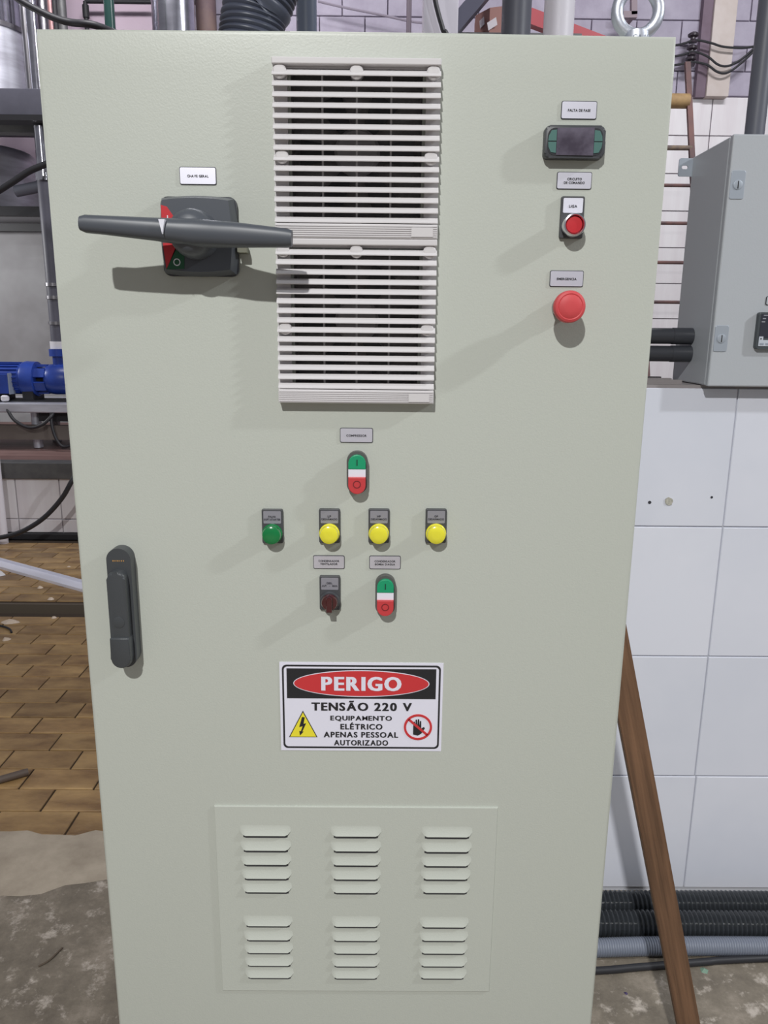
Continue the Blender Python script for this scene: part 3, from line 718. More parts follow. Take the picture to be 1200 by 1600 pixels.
# ---- lifting eye bolt
c = at(997, 13, y=0.05); X, Z = c.x, c.z
eb = obj('eye_bolt', lathe(B(), (X, .05, 1.811), [(.0215, 0), (.0215, .004), (.0185, .010), (.0150, .0235), (0, .026)], axis=(0, 0, 1), seg=32), zinc, cab, smooth=True, label='zinc plated lifting eye bolt')
Zr = 1.811+.0235+.0205+.004
rg = B(); R_, rt_ = .0270, .0078; N_ = 48
prev = first = None
for i in range(N_+1):
    a = 2*math.pi*i/N_; cdir = V(math.cos(a), 0, math.sin(a)); cc = V(X, .05, Zr)+cdir*R_
    cur = first if i == N_ else [rg.verts.new(cc+cdir*rt_*math.cos(2*math.pi*k/14)+V(0, rt_*1.05*math.sin(2*math.pi*k/14), 0)) for k in range(14)]
    if prev:
        for k in range(14): rg.faces.new((prev[k], prev[(k+1) % 14], cur[(k+1) % 14], cur[k]))
    if i == 0: first = cur
    prev = cur
obj('ring', rg, zinc, eb, smooth=True)
lettering('CA 16', X-.0095, X+.0105, 1.811+.0085, 1.811+.0150, .05-.0195, mat('stamped_grey', (120, 126, 138), 0.5), eb, 0.0, thick=.001)

# ================================================================== right of the cabinet
# ---- wall control box
YB, YFb = 0.872, 0.655
p_tl, p_bl = at(1155, 209, y=YFb), at(1098, 601, y=YFb)
bx0 = (p_tl.x+p_bl.x)/2; bz1, bz0 = p_tl.z, 1.3405; bx1 = bx0+0.42
wb = thing('wall_box', 'light grey steel control box standing on the tiled partition', 'control box', (bx0+.2, (YB+YFb)/2, bz0))
obj('body', box(B(), bx0+.001, bx1-.001, YFb+.019, YB, bz0+.001, bz1-.001, .003), box_paint, wb)
obj('door', box(B(), bx0, bx1, YFb, YFb+.016, bz0, bz1, .003), box_paint, wb)
for py0 in (289, 529):
    c = at(1153 if py0 == 289 else 1124, py0, y=YFb)
    lk = obj('latch', prism(B(), rrect(bx0+.0185, c.z, .0300, .0560, .004, 3), YFb, YFb-.0015, .0005), steel_plate, wb, label='steel door latch')
    obj('lock', lathe(B(), (bx0+.0190, YFb-.001, c.z), [(.0095, 0), (.0095, .0018), (.0080, .0022), (0, .0022)], seg=24), steel_plate, lk, smooth=True)
    obj('lock_slot', box(B(), bx0+.0180, bx0+.0200, YFb-.0036, YFb-.0028, c.z-.0075, c.z+.0075), ink, lk)
c = at(1082, 262, y=YB)
for zz in (c.z, bz0+.04):
    tb = obj('mounting_tab', ring_prism(B(), rrect(bx0-.006, zz, .050, .0400, .005, 5), rrect(bx0-.0165, zz, .0140, .0080, .0036, 5), YB, YB-.003), steel_plate, wb, label='galvanised mounting tab') if zz == c.z else None
# controller and its plate in the door
c = at(1181, 488, y=YFb); e = at(1176.5, 545, y=YFb); cx0, cz1, cz0 = (c.x+e.x)/2+.001, c.z, e.z
ct = obj('controller', prism(B(), rrect(cx0+.05, (cz0+cz1)/2, .10, cz1-cz0, .005), YFb, YFb-.012, .002), mat('controller_grey', (70, 76, 80), 0.45), wb, label='small dark digital controller')
obj('screen', prism(B(), [(cx0+.005, cz0+.024), (cx0+.095, cz0+.024), (cx0+.095, cz1-.004), (cx0+.005, cz1-.004)], YFb-.011, YFb-.0128), mat('controller_screen', (54, 56, 66), 0.25), ct)
obj('keypad', prism(B(), [(cx0+.005, cz0+.006), (cx0+.095, cz0+.006), (cx0+.095, cz0+.019), (cx0+.014, cz0+.019), (cx0+.014, cz0+.0265), (cx0+.005, cz0+.0265)], YFb-.012, YFb-.0132), mat('keypad_grey', (190, 196, 206), 0.5), ct)
hgt = cz1-cz0
for i, (u0, u1, v) in enumerate(((.0095, .0200, .086), (.0080, .0150, .150), (.0065, .0140, .215))):
    obj('screen_print', box(B(), cx0+u0, cx0+u1, YFb-.0132, YFb-.0127, cz1-.0075-i*.0068, cz1-.0055-i*.0068), mat('pale_print', (150, 152, 160), 0.6), ct)
obj('led', box(B(), cx0+.008, cx0+.0105, YFb-.0138, YFb-.0131, cz0+.0205, cz0+.0230), ink, ct)
for k in range(4): obj('key', box(B(), cx0+.008+k*.0125, cx0+.0165+k*.0125, YFb-.0140, YFb-.0131, cz0+.0085, cz0+.0130, .0004), mat('key_grey', (150, 158, 170), 0.5), ct)
c = at(1197, 470, y=YFb)
np = obj('label_plate', prism(B(), rrect(c.x+.022, c.z, .0460, .0185, .003, 3), YFb, YFb-.0012), ink_soft, wb)
obj('plate_face', prism(B(), rrect(c.x+.022, c.z, .0430, .0160, .0025, 3), YFb-.001, YFb-.0018), box_paint, np)
# ---- conduits
for py, x0p, x1p, lab in ((525.5, 960, 1092, 'upper of two black conduits running into the left side of the wall box'), (553, 960, 1088, 'lower of two black conduits running into the left side of the wall box')):
    yy = 0.775; a = at(x0p, py-1, y=yy); b_ = at(x1p, py, y=yy); zz = b_.z
    q = B(); cyl(q, (0.30, yy, zz), (bx0+.012, yy, zz), .0182, seg=24); cyl(q, (bx0-.045, yy, zz), (bx0+.012, yy, zz), .0192, seg=24)
    tag(obj('conduit', q, conduit_m, smooth=True), lab, 'conduit', 'black conduits beside the wall box')
a = at(1179, 206, y=.77)
q = B(); cyl(q, (a.x, .77, bz1-.002), (a.x, .77, 5.5), .0208, seg=24)
cyl(q, (a.x, .77, bz1-.003), (a.x, .77, bz1+.02), .0235, seg=24)
tag(obj('riser_conduit', q, pipe_dark, smooth=True), 'dark grey conduit rising from the top of the wall box', 'conduit')

# ---- leaning timber
pl0, pl1 = at(1074, 1600, y=.15), at(970.5, 1050, y=.15)
dirv = (pl1-pl0).normalized()
foot = pl0 - dirv*(pl0.z/dirv.z); top = pl0 + dirv*((0.425-pl0.x)/dirv.x)
q = B(); obox(q, foot+V(0, 0, .006), top, .018, .0425, upv=(dirv.z, 0, -dirv.x), bev=.0015)
tag(obj('timber_batten', q, wood_m), 'brown timber batten leaning against the side of the cabinet', 'plank')

# ---- hoses along the foot of the wall
def floor_pt(px, py): return at(px, py, z=0)
def hose_line(pxs, rad, z):
    return [V(*(lambda p: (p.x, p.y, z))(at(a, b, z=z))) for a, b in pxs]
r1 = .0310
path = [V(-.1, .612, r1), V(.4, .616, r1), V(.9, .619, r1), V(1.5, .615, r1), V(2.6, .61, r1)]
tag(obj('corrugated_hose', corrugated(path, r1, .0045, .0115), hose_blk, smooth=True), 'black corrugated hose lying right against the tiled wall', 'hose', 'hoses along the foot of the wall')
r2 = .0330
path = [V(-.1, .538, r2), V(.4, .544, r2), V(.9, .545, r2), V(1.5, .538, r2), V(2.6, .53, r2)]
tag(obj('corrugated_hose', corrugated(path, r2, .0045, .0115), hose_blk, smooth=True), 'black corrugated hose next to the grey hose on the floor', 'hose', 'hoses along the foot of the wall')
r3 = .0216
path = [V(.41, .474, r3), V(.55, .481, r3), V(.75, .488, r3), V(1.1, .486, r3), V(1.6, .465, r3), V(2.6, .43, r3)]
tag(obj('corrugated_hose', corrugated(path, r3, .0018, .0060), hose_grey, smooth=True), 'blue-grey finely ribbed hose on the concrete floor', 'hose', 'hoses along the foot of the wall')
r4 = .0085
p = [at(900, 1518, z=r4), at(1000, 1511, z=r4), at(1100, 1503, z=r4), at(1200, 1497, z=r4)]
tag(obj('floor_cable', tube([V(.0, p[0].y-.02, r4)]+p+[V(2.0, p[3].y+.06, r4)], r4, 12), rubber, smooth=True), 'thin black cable on the floor in front of the hoses', 'cable')
# crumbs of dirt on the concrete
for px, py, s, m_ in ((978, 1552, .006, mat('violet_chip', (62, 48, 92), 0.6)), (1100, 1516, .012, mat('green_chip', (122, 150, 132), 0.7)), (1140, 1491, .006, black_iron)):
    c = floor_pt(px, py); q = B()
    vs = [q.verts.new((c.x+math.cos(a*1.256)*s*random.uniform(.5, 1), c.y+math.sin(a*1.256)*s*random.uniform(.5, 1), .0002)) for a in range(5)]
    tp = q.verts.new((c.x, c.y, s*.35+.001))
    for a in range(5): q.faces.new((vs[a], vs[(a+1) % 5], tp))
    q.faces.new(vs[::-1])
    nm = {'violet_chip': 'small violet paint chip on the concrete beside the cabinet', 'green_chip': 'pale green flake on the concrete beside the timber', 'black_iron': 'tiny black crumb on the floor by the thin cable'}[m_.name]
    tag(obj('floor_chip', q, m_), nm, 'debris')

# ---- rusty ladder leaning on the far wall
yt, yb_ = 5.75, 5.15
lt_ = at(1074, 98, y=yt); lb = at(1092, 470, y=yb_)
dv = (lt_-lb); ft_ = lb - dv*(lb.z/dv.z)
ld = thing('ladder', 'rusty steel ladder leaning towards the far tiled wall', 'ladder', (ft_.x-.2, ft_.y, 0))
LW = .44
obj('rail', obox(B(), ft_, lt_, .042, .03, upv=(0, -1, 0)), rust_m, ld)
off = V(-LW, 0, 0); obj('rail', obox(B(), ft_+off, lt_+off, .055, .03, upv=(0, -1, 0)), rust_m, ld)
dvn = (lt_-ft_)
for py in (231, 290, 349, 411, 472, 535, 600, 670, 745):
    best = min((abs((lambda P: (P-CAM).dot(DN)/(P-CAM).dot(FW)*FPX+800)(ft_+dvn*t)-py), t) for t in [i/400 for i in range(401)])[1]
    P = ft_+dvn*best; q = B(); cyl(q, P, P+off, .013 if py > 240 else .019, seg=12); obj('rung', q, rung_m if py < 240 else rust_m, ld, smooth=True)
c = at(1062, 158, y=5.66)
q = B(); cyl(q, (c.x-.25, 5.66, c.z), (c.x+.07, 5.66, c.z), .055, seg=16)
obj('top_roller', q, mat('ochre_wood', (170, 140, 96), 0.7, var=(140, 112, 80), vscale=8), ld, smooth=True)
# ---- overhead wires with insulators
wy = Y_FAR-0.16
for i, (py, sag, lab) in enumerate(((60, ((1000, 78), (1060, 70), (1086, 63), (1110, 67), (1130, 73), (1160, 75), (1182, 72)), 'topmost of the three black wires on the far wall'),
        (80, ((1000, 95), (1060, 87), (1083, 81), (1105, 88), (1122, 101), (1138, 103), (1158, 93), (1180, 74)), 'middle of the three black wires on the far wall'),
        (97, ((1000, 108), (1060, 101), (1081, 97), (1104, 101), (1122, 113), (1138, 113), (1160, 97), (1181, 77)), 'lowest of the three black wires on the far wall'))):
    q = tube([at(a, b, y=wy) for a, b in sag], .010, 8, 8)
    tag(obj('overhead_wire', q, rubber, smooth=True), lab, 'wire', 'wires on the far wall')
    c = at(1083-i*2, py, y=wy+.02)
    q = B(); lathe(q, (c.x, wy+.02, c.z-.04), [(.0, 0), (.035, .004), (.04, .02), (.022, .032), (.022, .045), (.045, .056), (.048, .072), (.03, .085), (0, .088)], axis=(0, 0, 1), seg=16)
    cyl(q, (c.x, wy+.02, c.z+.0), (c.x+.03, Y_FAR-.065, c.z+.0), .010, seg=8)
    tag(obj('insulator', q, insul_m, smooth=True), ['highest', 'middle', 'lowest'][i]+' dark porcelain insulator beside the plaster column', 'insulator', 'insulators on the far wall')

# ================================================================== above the cabinet
# corrugated duct
a0, a1, a2 = at(394, 47, y=.60), at(407, 5, y=.60), at(424, -40, y=.60)
pts = [V(-.232, .60, .04), V(-.230, .60, .9), V(a0.x-.02, .60, a0.z-.25), a0, a1, a2, at(455, -95, y=.60), at(505, -150, y=.62), at(580, -190, y=.66)]
tag(obj('corrugated_duct', corrugated(pts, .063, .0042, .0108, 32), duct_m, smooth=True), 'thick dark corrugated duct curving up behind the cabinet', 'duct')
def vpipe(name, px0, px1, py, y, m, lab, cat='pipe', z0=0.0, z1=6.0, seg=24):
    a, b = at(px0, py, y=y), at(px1, py, y=y); q = B(); cyl(q, ((a.x+b.x)/2, y, z0), ((a.x+b.x)/2, y, z1), (b.x-a.x)/2, seg=seg)
    return tag(obj(name, q, m, smooth=True), lab, cat)
vpipe('grey_pipe', 463, 495, 25, 3.2, pvc_blue, 'blue-grey plastic pipe beside the corrugated duct')
vpipe('thin_conduit', 635, 643, 25, 5.2, mat('lilac_conduit', (120, 108, 120), 0.5), 'thin lilac-grey conduit before the painted block wall', 'conduit', Z_PLAT)
vpipe('dark_pipe', 784, 830, 22, 2.3, pipe_dark, 'thick dark grey pipe behind the cabinet')
vpipe('white_pipe', 850, 897, 25, 1.9, pvc_white, 'thick white plastic pipe behind the cabinet')
vpipe('green_pipe', 163, 179, 20, 4.66, green_pipe, 'dark green glossy pipe before the pink wall', 'pipe', Z_PLAT)
# white post with a cable
a, b_ = at(662, 25, y=4.6), at(716, 25, y=4.6)
q = B(); box(q, a.x, b_.x, 4.6, 4.6+(b_.x-a.x), 0, 6.0, .004)
tag(obj('white_post', q, mat('white_post_paint', (214, 210, 220), 0.6)), 'square white painted post behind the cabinet', 'post')
q = tube([at(676, -30, y=4.55), at(680, 0, y=4.55), at(686, 25, y=4.55), at(692, 46, y=4.55), at(700, 80, y=4.55), at(702, 300, y=4.55)], .016, 8)
tag(obj('black_cable', q, rubber, smooth=True), 'black cable slanting across the white post', 'cable')
# diagonal dark brace
q = B(); obox(q, at(690, 66, y=4.9), at(790, -52, y=4.9), .10, .12, upv=(0, -1, 0))
tag(obj('diagonal_brace', q, mat('dark_blue_steel', (82, 82, 98), 0.5)), 'dark steel brace rising diagonally beside the white post', 'beam')
# thin wire on block wall
q = tube([at(497, 2, y=6.4), at(540, 12, y=6.4), at(590, 22, y=6.4), at(640, 33, y=6.4), at(665, 36, y=6.4)], .010, 6)
tag(obj('thin_wire', q, mortar_m, smooth=True), 'thin sagging wire in front of the block wall', 'wire')
# cardboard box on a red beam
rbm = B(); a, b_ = at(800, 17, y=5.4), at(965, 80, y=5.4)
obox(rbm, a, b_, .08, .105, upv=(0, 0, 1))
tag(obj('red_beam', rbm, red_beam), 'red painted beam sloping down behind the white pipe', 'beam')
c0, c1 = at(746, 52, y=5.0), at(800, 8, y=5.0)
cb = thing('cardboard_box', 'brown cardboard box with white paper labels behind the dark pipe', 'box', ((c0.x+c1.x)/2, 5.1, c0.z))
fx = at(765, 30, y=5.0).x
q = B(); base = [(c0.x, 5.16), (fx, 5.0), (c1.x+.1, 5.06), (c1.x+.02, 5.40), (c0.x+.02, 5.40)]
hts = [at(746, 24, y=5.16).z, at(765, 12, y=5.0).z, at(800, 5, y=5.06).z, at(800, 5, y=5.2).z, at(746, 20, y=5.2).z]
lo = [q.verts.new((x, y, c0.z)) for x, y in base]; hi = [q.verts.new((x, y, h)) for (x, y), h in zip(base, hts)]
for i in range(5): q.faces.new((lo[i], lo[(i+1) % 5], hi[(i+1) % 5], hi[i]))
q.faces.new(lo[::-1]); q.faces.new(hi); obj('carton', q, cardboard, cb)
def quad(pp, th=.004):
    q = B(); vs = [q.verts.new(p) for p in pp]; q.faces.new(vs); e = bmesh.ops.extrude_face_region(q, geom=list(q.faces))
    for v in [g for g in e['geom'] if isinstance(g, bmesh.types.BMVert)]: v.co.y -= th
    return q
obj('paper_label', quad([at(761, 36, y=5.0), at(775, 27, y=4.995), at(777, 39, y=4.995), at(763, 48, y=5.0)]), paper_m, cb)
obj('paper_label', quad([at(749, 33, y=5.085), at(756, 26, y=5.04), at(757, 38, y=5.04), at(750, 45, y=5.085)]), paper_m, cb)
# shelf carrying the carton
q = B(); box(q, c0.x-.3, c1.x+.5, 4.98, 5.5, c0.z-.04, c0.z); tag(obj('shelf_board', q, steel_mid), 'shelf board under the cardboard box, hidden behind the cabinet', 'shelf')
# bracket seen through the eye bolt ring
q = B(); a, b_ = at(990, -20, y=6.35), at(990, 24, y=6.35)
obox(q, a, b_, .05, .05, upv=(0, -1, 0)); c = at(973, 24, y=6.35); obox(q, c, b_+V(.025, 0, 0), .05, .05, upv=(0, -1, 0))
obox(q, b_, V(b_.x, Y_FAR, b_.z), .03, .03)
tag(obj('wall_bracket', q, mat('lilac_bracket', (140, 124, 132), 0.6)), 'small angled bracket seen through the ring of the eye bolt', 'bracket')

# stainless tank, brown post, thin rods behind the top left of the cabinet
def tank(name, cxp, rp, py, y, z0, z1, m, lab, dome=True, leg_to=None):
    c = at(cxp, py, y=y); e = at(cxp+rp, py, y=y); r = e.x-c.x
    t = thing(name, lab, 'tank', (c.x, y, z0 if leg_to is None else leg_to))
    obj('shell', lathe(B(), (c.x, y, z0), [(0, 0), (r*.98, 0), (r, .02)]+[(r, z1-z0-.02), (r*.7, z1-z0+.12), (0, z1-z0+.16)], axis=(0, 0, 1), seg=48), m, t, smooth=True)
    for zz in (z0+.03, z0+(z1-z0)*.45, z1-.05):
        obj('band', lathe(B(), (c.x, y, zz), [(r, 0), (r+.010, .004), (r+.010, .026), (r, .03)], axis=(0, 0, 1), seg=48), stainless_d, t, smooth=True)
    if leg_to is not None:
        for k in range(3):
            a = k*2.094+.5; q = B(); cyl(q, (c.x+math.cos(a)*r*.85, y+math.sin(a)*r*.85, leg_to), (c.x+math.cos(a)*r*.85, y+math.sin(a)*r*.85, z0+.05), .03, seg=12); obj('leg', q, stainless_d, t, smooth=True)
    return t
q = B(); a, b_ = at(133, 2, y=6.45), at(310, 4, y=6.45); cyl(q, a, b_, .018, seg=10); c = at(133, 60, y=6.45); cyl(q, a, V(a.x, 6.45, 1.5), .018, seg=10)
q2 = at(131, 18, y=6.45); cyl(q, (a.x, 6.45, q2.z-.05), (a.x, 6.45, q2.z+.05), .028, seg=10); obox(q, V(a.x, 6.45, 3.6), V(a.x, Y_FAR, 3.6), .03, .03); 
tag(obj('wall_conduit', q, black_iron, smooth=True), 'thin black conduit running across the pink wall', 'conduit')

# ================================================================== left background: steel platform, tanks, pump
YM = 4.9
zB1, zB0 = at(40, 138, y=YM).z, at(40, 180, y=YM).z
xe = -1.0
sp = thing('steel_mezzanine', 'dark steel gantry carrying the shiny tanks at the upper left', 'platform', (-3.4, YM+.5, Z_PLAT))
obj('front_beam', box(B(), -5.2, xe, YM, YM+.08, zB0, zB1, .004), steel_dark, sp)
obj('deck', box(B(), -5.2, xe, YM+.08, YM+1.3, zB1-.03, zB1-.001), steel_dark, sp)
obj('lower_flange', box(B(), -5.2, xe, YM-.02, YM+.12, at(40, 189, y=YM).z, zB0), black_iron, sp)
obj('cross_beam', box(B(), -5.2, xe-.1, YM+.25, YM+.35, at(40, 207, y=YM+.25).z, at(40, 190, y=YM+.25).z), steel_mid, sp)
for xx, yy in ((-5.1, YM+.02), (xe-.05, YM+.02), (-5.1, YM+1.2), (xe-.05, YM+1.2)): obj('post', box(B(), xx-.04, xx+.04, yy, yy+.08, Z_PLAT, zB0), steel_mid, sp)
c = at(0, 85, y=YM+.5); e = at(36, 85, y=YM+.5); rr = .36; cx = e.x-rr
t = thing('steel_tank', 'large bright stainless tank standing on the dark gantry', 'tank', (cx, YM+.6, zB1), 'tanks on the gantry')
zs1 = at(20, 30, y=YM+.3).z
obj('shell', lathe(B(), (cx, YM+.6, zB1), [(0, 0), (rr, 0), (rr, zs1-zB1), (0, zs1-zB1)], axis=(0, 0, 1), seg=56), satin, t, smooth=True)
obj('upper_shell', lathe(B(), (cx, YM+.6, zs1-.01), [(0, 0), (rr*.985, 0), (rr*.985, 1.2), (0, 1.4)], axis=(0, 0, 1), seg=56), stainless, t, smooth=True)
obj('seam_band', lathe(B(), (cx, YM+.6, zs1-.02), [(rr, 0), (rr+.012, .005), (rr+.012, .035), (rr*.98, .04)], axis=(0, 0, 1), seg=56), stainless_d, t, smooth=True)
def mpipe(name, p0, p1, y, m, lab, cat='pipe'):
    a, b = at(p0, 85, y=y), at(p1, 85, y=y); q = B(); cyl(q, ((a.x+b.x)/2, y, zB1-.001), ((a.x+b.x)/2, y, 6), (b.x-a.x)/2, seg=24)
    return tag(obj(name, q, m, smooth=True), lab, cat)
mpipe('steel_pipe', 37, 50, YM+.45, stainless_d, 'brushed steel pipe right next to the large bright tank')
mpipe('steel_pipe', 46, 63, YM+.25, stainless, 'polished steel pipe at the end of the dark gantry')
def spipe(name, p0, p1, y, m, lab, z0):
    a, b = at(p0, 20, y=y), at(p1, 20, y=y); q = B(); cyl(q, ((a.x+b.x)/2, y, z0), ((a.x+b.x)/2, y, 6), (b.x-a.x)/2, seg=20)
    return tag(obj(name, q, m, smooth=True), lab, 'pipe')
spipe('copper_pipe', 75, 82, YM+.10, copper_m, 'thin pinkish copper pipe above the cabinet corner', zB1)
spipe('black_pipe', 82, 90, YM+.35, black_iron, 'thin black pipe beside the copper pipe', zB1)
spipe('steel_pipe', 90, 104, YM+.6, steel_mid, 'grey steel pipe left of the pink wall', zB1)
spipe('steel_pipe', 58, 76, YM+.9, stainless_d, 'dull steel pipe behind the copper pipe', zB1)
tank('steel_tank', 271, 33, 22, 5.3, zB1, 5.6, stainless, 'slim polished steel tank behind the top edge of the cabinet')
vpipe('brown_post', 306, 338, 22, 5.6, brown_post, 'brown round post beside the polished steel tank', 'post', zB1, 6.0, 16)
# cable draped across the tanks
q = tube([at(-20, -40, y=YM-.45), at(28, -2, y=YM-.45), at(55, 14, y=YM-.45), at(85, 28, y=YM-.45), at(110, 35, y=YM-.45), at(150, 40, y=YM-.45), at(200, 60, y=YM-.2)], .022, 10)
tag(obj('black_cable', q, rubber, smooth=True), 'black cable hanging across the stainless tanks at the top left corner', 'cable')
# lower tank hung below the gantry
yL = 5.80; zr1, zr0 = at(20, 318, y=yL-.5).z, at(20, 336, y=yL-.5).z
rL = .52; xL = at(56, 270, y=yL).x-rL
ztp = at(40, 207, y=YM+.25).z-.01
t = thing('steel_tank', 'wide stainless tank hung below the dark gantry', 'tank', (xL, yL, zr0), 'tanks on the gantry')
obj('shell', lathe(B(), (xL, yL, zr1), [(0, 0), (rL, 0), (rL, ztp-zr1-.10), (rL*.97, ztp-zr1-.03), (rL*.9, ztp-zr1), (0, ztp-zr1)], axis=(0, 0, 1), seg=64), satin, t, smooth=True)
obj('rim', lathe(B(), (xL, yL, zr1-.03), [(0, 0), (rL+.03, 0), (rL+.03, .02), (rL, .032)], axis=(0, 0, 1), seg=56), stainless_d, t, smooth=True)
xS = CAM.x+(at(92, 545, y=5.0).x-CAM.x)*(yL-.53-CAM.y)/(5.0-CAM.y)
for yy in (yL-.54, yL+.42): obj('hanger_beam', box(B(), xL-1.12, xS+.03, yy, yy+.06, zr0-.01, zr1-.025), black_iron, t)
xS = CAM.x+(at(92, 545, y=5.0).x-CAM.x)*(yL-.53-CAM.y)/(5.0-CAM.y)
for xx_ in (xL-1.10, xS-.03):
    for yy in (yL-.53, yL+.43): obj('hanger_strap', box(B(), xx_, xx_+.05, yy, yy+.02, zr1-.03, zB1-.03), black_iron, t)
a, b_ = at(25, 299, y=yL-.62), at(60, 292, y=yL-.62)
q = B(); cyl(q, a, b_+(b_-a)*.25, .042, seg=16); obj('outlet_stub', q, pipe_dark, t, smooth=True)
# vertical discharge pipe down to the pump
yP = 5.0
p0, p1 = at(57, 205, y=yP), at(92, 545, y=yP)
dp = thing('discharge_pipe', 'upright steel pipe coming down to the blue pump', 'pipe', (p1.x, yP, p1.z))
zc_ = at(60, 276, y=yP).z; xx = p1.x
q = B(); cyl(q, (xx, yP, zc_), (xx, yP, zB0-.05), .045, seg=20); obj('upper_run', q, stainless, dp, smooth=True)
q = B(); cyl(q, (xx, yP, p1.z+.05), (xx, yP, zc_), .052, seg=20); obj('lower_run', q, steel_dark, dp, smooth=True)
q = B(); cyl(q, (xx, yP, zc_-.03), (xx, yP, zc_+.04), .060, seg=20); obj('coupling', q, chrome, dp, smooth=True)
for py in (445, 465, 505):
    zz = at(85, py, y=yP).z; q = B(); cyl(q, (xx, yP, zz-.012), (xx, yP, zz+.012), .060, seg=20); obj('joint_ring', q, stainless_d, dp, smooth=True)
q = B(); cyl(q, (xx, yP, p1.z), (xx, yP, p1.z+.055), .062, seg=20); obj('union', q, white_knob, dp, smooth=True)
# cable by the pipe
q = tube([at(-15, 306, y=4.75), at(0, 297, y=4.75), at(22, 283, y=4.75), at(45, 268, y=4.75), at(68, 258, y=4.75), at(110, 240, y=4.75)], .022, 10)
tag(obj('black_cable', q, rubber, smooth=True), 'black cable rising past the lower tank towards the cabinet', 'cable')
# pump table
yT = 4.75; zt1, zt0 = at(50, 630, y=yT).z, at(50, 645, y=yT).z
tb = thing('pump_table', 'low stainless table carrying the blue pump', 'table', (-2.3, yT+.3, Z_PLAT))
obj('table_top', box(B(), -3.4, -1.35, yT, yT+.62, zt0, zt1, .008), satin, tb)
obj('under_rail', box(B(), at(62, 650, y=yT+.1).x, -1.4, yT+.08, yT+.13, at(80, 658, y=yT+.1).z, zt0), black_iron, tb)
for px in (57, -60):
    c = at(px, 660, y=yT+.15); q = B(); cyl(q, (c.x, yT+.15, Z_PLAT), (c.x, yT+.15, zt0), .036, seg=16); obj('leg', q, satin, tb, smooth=True)
c = at(130, 660, y=yT+.15)
for yy in (yT+.5,):
    for px in (57, -60, 130): q = B(); c = at(px, 660, y=yT+.15); cyl(q, (c.x, yy, Z_PLAT), (c.x, yy, zt0), .036, seg=12); obj('leg', q, stainless_d, tb, smooth=True)
obj('foot_rail', box(B(), -3.3, -1.4, yT+.05, yT+.11, at(50, 686, y=yT+.08).z, at(50, 664, y=yT+.08).z), mat('grey_brown_rail', (108, 100, 94), 0.6), tb)
# blue pump
yQ = yT+.22; ctr = at(50, 592, y=yQ); zq = ctr.z
pm = thing('pump', 'blue electric centrifugal pump on the stainless table', 'pump', (ctr.x, yQ, zt1))
X_ = lambda px: at(px, 592, y=yQ).x
def hl_(x0, prof, name, m): return obj(name, lathe(B(), (x0, yQ, zq), prof, axis=(1, 0, 0), seg=36), m, pm, smooth=True)
mr_ = .118
hl_(X_(-45), [(0, 0), (mr_*.9, .01), (mr_, .05), (mr_, X_(40)-X_(-45)), (0, X_(40)-X_(-45))], 'motor', blue_m)
for k in range(-5, 12):
    a = k*.26+.4
    if 0 <= a <= 3.3: pass
    q = B(); dd = V(0, -math.cos(a), math.sin(a)); obox(q, V(X_(-30), yQ, zq)+dd*mr_, V(X_(36), yQ, zq)+dd*mr_, .006, .022, upv=dd); obj('cooling_fin', q, blue_m, pm)
Lf = X_(62)-X_(40)
hl_(X_(40), [(0, 0), (mr_+.012, 0), (mr_+.018, .02), (mr_+.014, Lf-.01), (mr_*.8, Lf), (0, Lf)], 'flange', blue_m)
Lc = X_(77)-X_(62)
hl_(X_(62)-.002, [(0, 0), (mr_*.55, 0), (mr_*.55, Lc+.004), (0, Lc+.004)], 'lantern_core', black_iron)
for a in (-.5, .5, 1.6, 2.64, 3.7, 4.7):
    q = B(); dd = V(0, -math.cos(a), math.sin(a)); obox(q, V(X_(62)-.004, yQ, zq)+dd*mr_*.86, V(X_(77)+.004, yQ, zq)+dd*mr_*.86, .07, .02, upv=dd); obj('lantern_rib', q, blue_m, pm)
Lb = .20
hl_(X_(76), [(0, 0), (mr_*.85, 0), (mr_*.95, .02), (mr_*1.0, .06), (mr_*.98, Lb-.05), (mr_*.7, Lb), (0, Lb)], 'bowl', blue_m)
ztop = p1.z
q = B(); cyl(q, (xx, yQ, zq+.05), (xx, yQ, ztop-.03), .040, seg=20); obj('discharge_neck', q, blue_m, pm, smooth=True)
q = B(); cyl(q, (xx, yQ, ztop-.055), (xx, yQ, ztop-.002), .062, seg=20); obj('discharge_flange', q, blue_m, pm, smooth=True)
tx0, tx1 = X_(-14), X_(28)
obj('terminal_box', box(B(), tx0, tx1, yQ-mr_-.05, yQ-mr_*.6, at(10, 615, y=yQ-.15).z, at(10, 584, y=yQ-.15).z, .006), blue_m, pm)
obj('box_gasket', box(B(), tx1, tx1+.008, yQ-mr_-.048, yQ-mr_*.6, at(10, 616, y=yQ-.15).z, at(10, 583, y=yQ-.15).z), mat('pale_gasket', (150, 160, 176), 0.5), pm)
gl = at(8, 623, y=yQ-.16); obj('cable_gland', lathe(B(), (gl.x, yQ-.16, gl.z-.02), [(0, 0), (.022, .002), (.030, .012), (.030, .036), (.018, .046), (0, .048)], axis=(0, 0, 1), seg=20), white_knob, pm, smooth=True)
for px in (2, 48): obj('foot', box(B(), X_(px)-.03, X_(px)+.05, yQ-.10, yQ+.10, zt1, zq-mr_*.75), black_iron, pm)
obj('bed_plate', box(B(), X_(-40), X_(110), yQ-.11, yQ+.11, zt1, zt1+.012), black_iron, pm)
